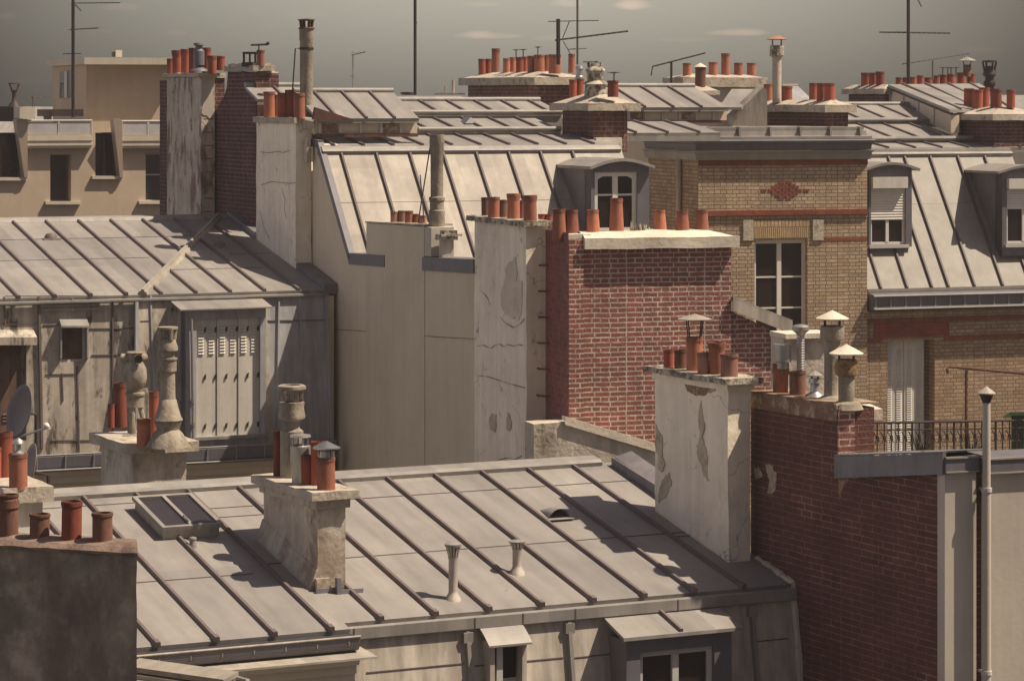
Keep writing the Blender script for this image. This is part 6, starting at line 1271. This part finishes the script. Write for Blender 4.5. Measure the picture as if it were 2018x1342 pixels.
# S18
S18 = skstack('long dark brick stack above the yellow brick building, beside the tall hooded flue', 1630, 59.5, 1488, 1672, 222, 256, 'brick_old',
  [(1515,16,34,.4,'plain','terra'),(1550,20,30,.5,'lip','terra2'),(1603,15,36,.6,'plain','terra2'),(1618,15,36,.4,'plain','terra2'),(1635,18,36,.5,'plain','terra2')], .15, .10, .12, capm='cement')
c = P(1531, 203, 61.3); k = c.y/F; t = thing('flue_pipe', 'tall grey flue pipe with a pierced pot and conical hat rising above the right skyline', 'flue pipe', c)
mb = MB(); mb.lathe(c, [(9*k,0),(9*k,90*k),(11*k,92*k)], 16); mb.build('pipe', M['plaster_stain'], t)
mb = MB(); mb.lathe(c, [(11*k,90*k),(14*k,93*k),(14*k,112*k),(12*k,113*k),(11*k,100*k)], 16, .05); mb.build('pierced_pot', M['cement_lic'], t)
hat(t, c+Z*112*k, 20*k, 9*k, 13*k, 12*k, 'terra4', 'rain_hat')
# S19, S20, S21
S19 = skstack('small brick stack with three red pots just left of the tall right-hand antenna', 1745, 67, 1672, 1762, 186, 215, 'brick_old', [(1706,16,26,.5,'plain','terra2'),(1721,14,26,.5,'plain','terra2'),(1735,15,28,.5,'lip','terra2')], .12, .10, .12, capm='cement')
mb = MB(); q = [P(1754,178,67.1), P(1874,228,62.3), P(1874,262,62.3), P(1754,210,67.1)]; mb.prism(q, fW.u*.2); mb.build('raised_roof_side', M['tan'], Wg)
mb = MB(); q = [P(1750,172,67.0), P(1930,170,69), P(2010,222,64.2), P(1872,222,62.1)]; mb.prism(q, Z*.06); rr_ = mb.build('raised_roof', M['zinc'], Wg)
mb = MB(); nn = (q[1]-q[0]).cross(q[3]-q[0]).normalized(); nn = nn if nn.z > 0 else -nn
for f_ in (.15,.4,.65,.9): a = q[0].lerp(q[1], f_)+Z*.061; b = q[3].lerp(q[2], f_)+Z*.061; mb.bar(a, b, .05, .04, nn)
mb.build('standing_seams', M['zinc_seam'], rr_)
mb = MB()
for f_ in (.02,.25,.5,.75): a = P(1754,178,67.1).lerp(P(1874,228,62.3), f_)-fW.u*.03; mb.box(a, fW.v*.06, fW.u*.028, -Z*.33)
mb.build('glazing_bar', M['white_dim'], Wg)
S20 = skstack('long pale stack crowded with ten red pots under the right-hand antennas', 1772, 70, 1766, 1935, 176, 215, 'cream_r', [], .06, .03, .05)
for i, (x, h_) in enumerate(((1772,18),(1785,18),(1799,19),(1814,22),(1829,18),(1845,22),(1858,24),(1874,25),(1895,28),(1914,26))): p = walk(S20.C+fs.v*.2, fs.u, x); pot(S20.root, Vector((p.x,p.y,S20.top)), (15+(i > 5)*3)*70/F/2, h_*70/F, 'plain' if i % 3 else 'lip', 'terra2')
p = walk(S20.C+fs.v*.2, fs.u, 1906); k = 70/F; hat(S20.root, Vector((p.x,p.y,S20.top+44*k)), 19*k, 8*k, 8*k, 8*k, 'zinc_pale', 'rain_hat'); mb = MB(); mb.lathe(Vector((p.x,p.y,S20.top)), [(8*k,20*k),(8*k,44*k)], 12); mb.build('pierced_pot', M['terra3'], S20.root)
for x in (1858,1868,1874,1884): p = walk(S20.C+fs.v*.2, fs.u, x); whirl(S20.root, Vector((p.x,p.y,S20.top+22*k)), 9*k, 16*k)
S21 = skstack('big dark brick stack with red pots and an ornate black cowl, right edge', 1960, 61.6, 1887, 2050, 238, 300, 'brick_old', [(1909,17,38,.5,'plain','terra2'),(1926,18,36,.3,'plain','terra2'),(1940,18,40,.6,'plain','terra2'),(1963,20,38,.4,'lip','terra2')], .13, .16, .15, capm='cement')
p = walk(S21.C+fs.v*.3, fs.u, 1992); pot(S21.root, Vector((p.x,p.y,S21.top)), 9*62/F, 36*62/F, 'lip', 'terra2')
c = S21.at(1950,.8); k = 62/F; mb = MB(); mb.lathe(c, [(9*k,30*k),(9*k,42*k),(12*k,46*k),(12*k,52*k),(9*k,56*k),(9*k,62*k),(14*k,66*k),(13*k,72*k),(9*k,78*k),(9*k,84*k)], 16, .05); mb.lathe(c, [(.001,96*k),(15*k,95*k),(15*k,92*k),(.001,91*k)], 14)
for i in range(4): a = i*1.57+.3; mb.tube([c+Vector((10*k*math.cos(a),10*k*math.sin(a),70*k)), c+Vector((15*k*math.cos(a),15*k*math.sin(a),92*k))], 2.2*k, 5)
mb.build('ornate_cowl', M['metal_dk'], S21.root)
# grey gabled rooflight between the stacks
t = thing('roof_lantern', 'grey gabled rooflight box between the pale stack and the tall grey flue', 'rooflight', P(1470,240,59))
mb = MB(); q = [P(x, y, 58.5) for x, y in ((1425,248),(1505,172),(1512,180),(1512,250))]; mb.prism(q, fs.v*.3); mb.build('gable', M['zinc_wall'], t)
mb = MB(); q = [P(1442,176,60.5), P(1490,176,60.5), P(1462,212,58.3), P(1416,212,58.3)]; mb.prism(q, -Z*.05); mb.build('roof_sheet', M['glass_sky'] if 0 else M['zinc'], t)
t = thing('distant_roof', 'small glassy hipped roof just right of the tall grey flue', 'roof', P(1570,200,70))
mb = MB(); vs = [P(x, y, Y) for x, y, Y in ((1538,198,70),(1596,198,70),(1600,196,74),(1542,170,72),(1572,170,72))]; mb.add(vs, [(0,1,4,3),(1,2,4),(0,3,2)]); mb.build('roof_sheet', M['zinc_blue'], t)
mb = MB(); mb.tube([vs[3], vs[4]], .05, 8); mb.build('ridge_roll', M['zinc_pale'], t)
t = thing('roof_vents', 'two tiny dark vents on a thin flat parapet on the centre horizon', 'vent', P(890,188,80)); mb = MB(); mb.box(P(856,187,80), Vector((62*80/F,0,0)), Vector((0,1,0)), Z*3*80/F); mb.build('parapet', M['cement'], t)
for x, h_ in ((878,15),(893,28)): mb = MB(); mb.tube([P(x,186,80.3), P(x,186-h_,80.3)], 3*80/F, 8); mb.build('vent', M['zinc_wall'], t)
t = thing('dark_vent_cap', 'low dark mushroom vent on the roof ridge beside the tall mast', 'vent', P(803,186,53)); mb = MB(); mb.lathe(P(803,188,53), [(10*.0091,0),(14*.0091,.02),(14*.0091,.05),(.001,.06)], 14); mb.build('cap', M['metal_dk'], t)
# dark stack at the far left with a pronged pot
t = thing('distant_chimney', 'dark distant chimney with a flared open cowl at the left edge', 'chimney', P(20,235,74)); k = 74/F
mb = MB(); mb.box(P(-20,240,74), Vector((52*k,0,0)), Vector((0,1,0)), Z*30*k); mb.lathe(P(28,212,74), [(14*k,0),(9*k,8*k),(5*k,12*k),(4*k,26*k),(6*k,34*k)], 12); mb.build('shaft', M['metal_dk'], t)
mb = MB(); c = P(28,212,74); 
for sx in (-1,1): mb.tube([c+Vector((sx*4*k,0,30*k)), c+Vector((sx*9*k,0,46*k))], 1.6*k, 5)
mb.lathe(c, [(12*k,46*k),(12*k,48*k),(.001,48*k)], 12); mb.build('cowl', M['metal_rust'], t)
# ============================================================ antennas
def antenna(lab, px, ytop, ybot, Y, rods, r=.022, mt='metal_dk'):
    k = Y/F; c = P(px, ybot, Y); t = thing('tv_antenna', lab, 'antenna', c, 'television antennas on the skyline')
    mb = MB(); mb.tube([c, P(px, ytop, Y)], r, 8); mb.build('mast', M[mt], t)
    for rod in rods:
        (x0, y0, x1, y1, wv, n, rr) = rod; mb = MB(); a = P(x0, y0, Y); b = P(x1, y1, Y); mb.tube([a, b], rr, 6)
        for i in range(n):
            q = a.lerp(b, (i+.5)/n); d_ = Vector((.25, 1, .0))*wv*.8+Vector((0,0,1))*wv*.05; mb.tube([q-d_, q+d_], rr*.35, 4)
        mb.build('boom', M[mt], t)
    return t
antenna('tall mast antenna with two short booms in front of the ochre rooftop room', 144, -60, 232, 60, [(141,7,236,6,.25,9,.012),(138,59,192,56,.3,6,.014),(148,10,160,22,.1,4,.01),(124,107,160,106,.1,3,.01)], .035)
antenna('slim bare mast standing on the ridge left of centre', 818, -60, 188, 53, [(816,38,822,46,.05,1,.01)], .028)
antenna('antenna with a long rising boom and bracing above the long low stack', 1100, 38, 128, 59, [(1080,43,1180,41,.3,8,.01),(1094,80,1238,62,.35,12,.02),(1108,78,1122,43,.0,0,.01),(1110,82,1128,114,.1,4,.008)], .04)
antenna('thin secondary mast just right of the forked antenna', 1138, -60, 128, 66, [(1118,98,1156,96,.2,3,.012)], .025, 'zinc_seam')
antenna('low antenna with an upward sloping boom left of the pale stack', 1323, 122, 172, 62, [(1285,132,1390,105,.25,9,.018),(1283,150,1286,132,.1,2,.012)], .025)
antenna('tall mast antenna with a long level boom on the right skyline', 1790, -60, 172, 68, [(1733,64,1872,66,.35,14,.02),(1805,-8,1816,14,.3,6,.012)], .04)
antenna('faint antenna with a long sloping boom above the right-hand pots', 1838, 120, 158, 68, [(1778,127,1910,106,.3,12,.014)], .02, 'zinc_seam')
antenna('faint small antenna on the skyline left of the bare mast', 695, 102, 178, 75, [(693,108,720,102,.3,4,.03),(690,150,700,150,.1,1,.01)], .02, 'metal_lt')
antenna('tiny faint antenna on the horizon near the left edge', 65, 188, 215, 85, [(55,193,100,190,.2,4,.012)], .02, 'zinc_seam')
# distant roofs closing the horizon
def far_house(lab, x0, x1, ytop, Y, roof, mt):
    k = Y/F; a = P(x0, ytop, Y); t = thing('distant_house', lab, 'house', Vector((a.x+(x1-x0)*k/2, Y+5, 0)))
    wdt = (x1-x0)*k; mb = MB(); mb.box(Vector((a.x,Y,0)), Vector((wdt,0,0)), Vector((0,10,0)), Z*(a.z-roof)); mb.build('wall', M[mt], t)
    o = Vector((a.x,Y,a.z-roof+.01)); mb = MB(); mb.add([o-Vector((.2,.2,0)), o+Vector((wdt+.2,-.2,0)), o+Vector((wdt+.2,10.2,0)), o+Vector((-.2,10.2,0)), o+Vector((wdt*.1,5,roof)), o+Vector((wdt*.9,5,roof))], [(0,1,5,4),(1,2,5),(2,3,4,5),(3,0,4),(0,3,2,1)]); mb.build('roof', M['zinc'], t)
far_house('distant cream house under a zinc roof at far left', -140, 110, 212, 110, 1.2, 'cream')
far_house('distant house between the old stacks and the white flue', 430, 640, 196, 120, 1.0, 'tan')
far_house('distant pale house behind the centre ridge', 640, 935, 190, 118, .9, 'cream')
far_house('distant house behind the forked antenna', 940, 1330, 188, 125, 1.0, 'tan')
far_house('distant pale house behind the five spaced pots', 1335, 1700, 190, 122, 1.0, 'cream')
far_house('distant house closing the horizon at far right', 1705, 2150, 188, 119, 1.0, 'tan')
far_house('distant house behind the ochre rooftop room', 112, 428, 200, 116, 1.0, 'cream_r')
g = MB(); g.add([Vector((-120,-15,0)), Vector((120,-15,0)), Vector((120,165,0)), Vector((-120,165,0))], [(0,1,2,3)]); go = g.build('ground', M['ground']); go['kind'] = 'structure'
# ============================================================ thin haze over the roofs, added to lift the blacks
mh = bpy.data.materials.new('haze_air'); mh.use_nodes = True; nth = mh.node_tree; nth.nodes.clear()
oh = nth.nodes.new('ShaderNodeOutputMaterial'); vh = nth.nodes.new('ShaderNodeVolumePrincipled')
vh.inputs['Color'].default_value = (.90, .87, .86, 1); vh.inputs['Density'].default_value = .0006; vh.inputs['Anisotropy'].default_value = .2
nth.links.new(vh.outputs[0], oh.inputs['Volume'])
hb = MB(); hb.box(Vector((-122, -17, -1)), Vector((244, 0, 0)), Vector((0, 184, 0)), Z*30); ho = hb.build('haze', mh); ho['kind'] = 'stuff'
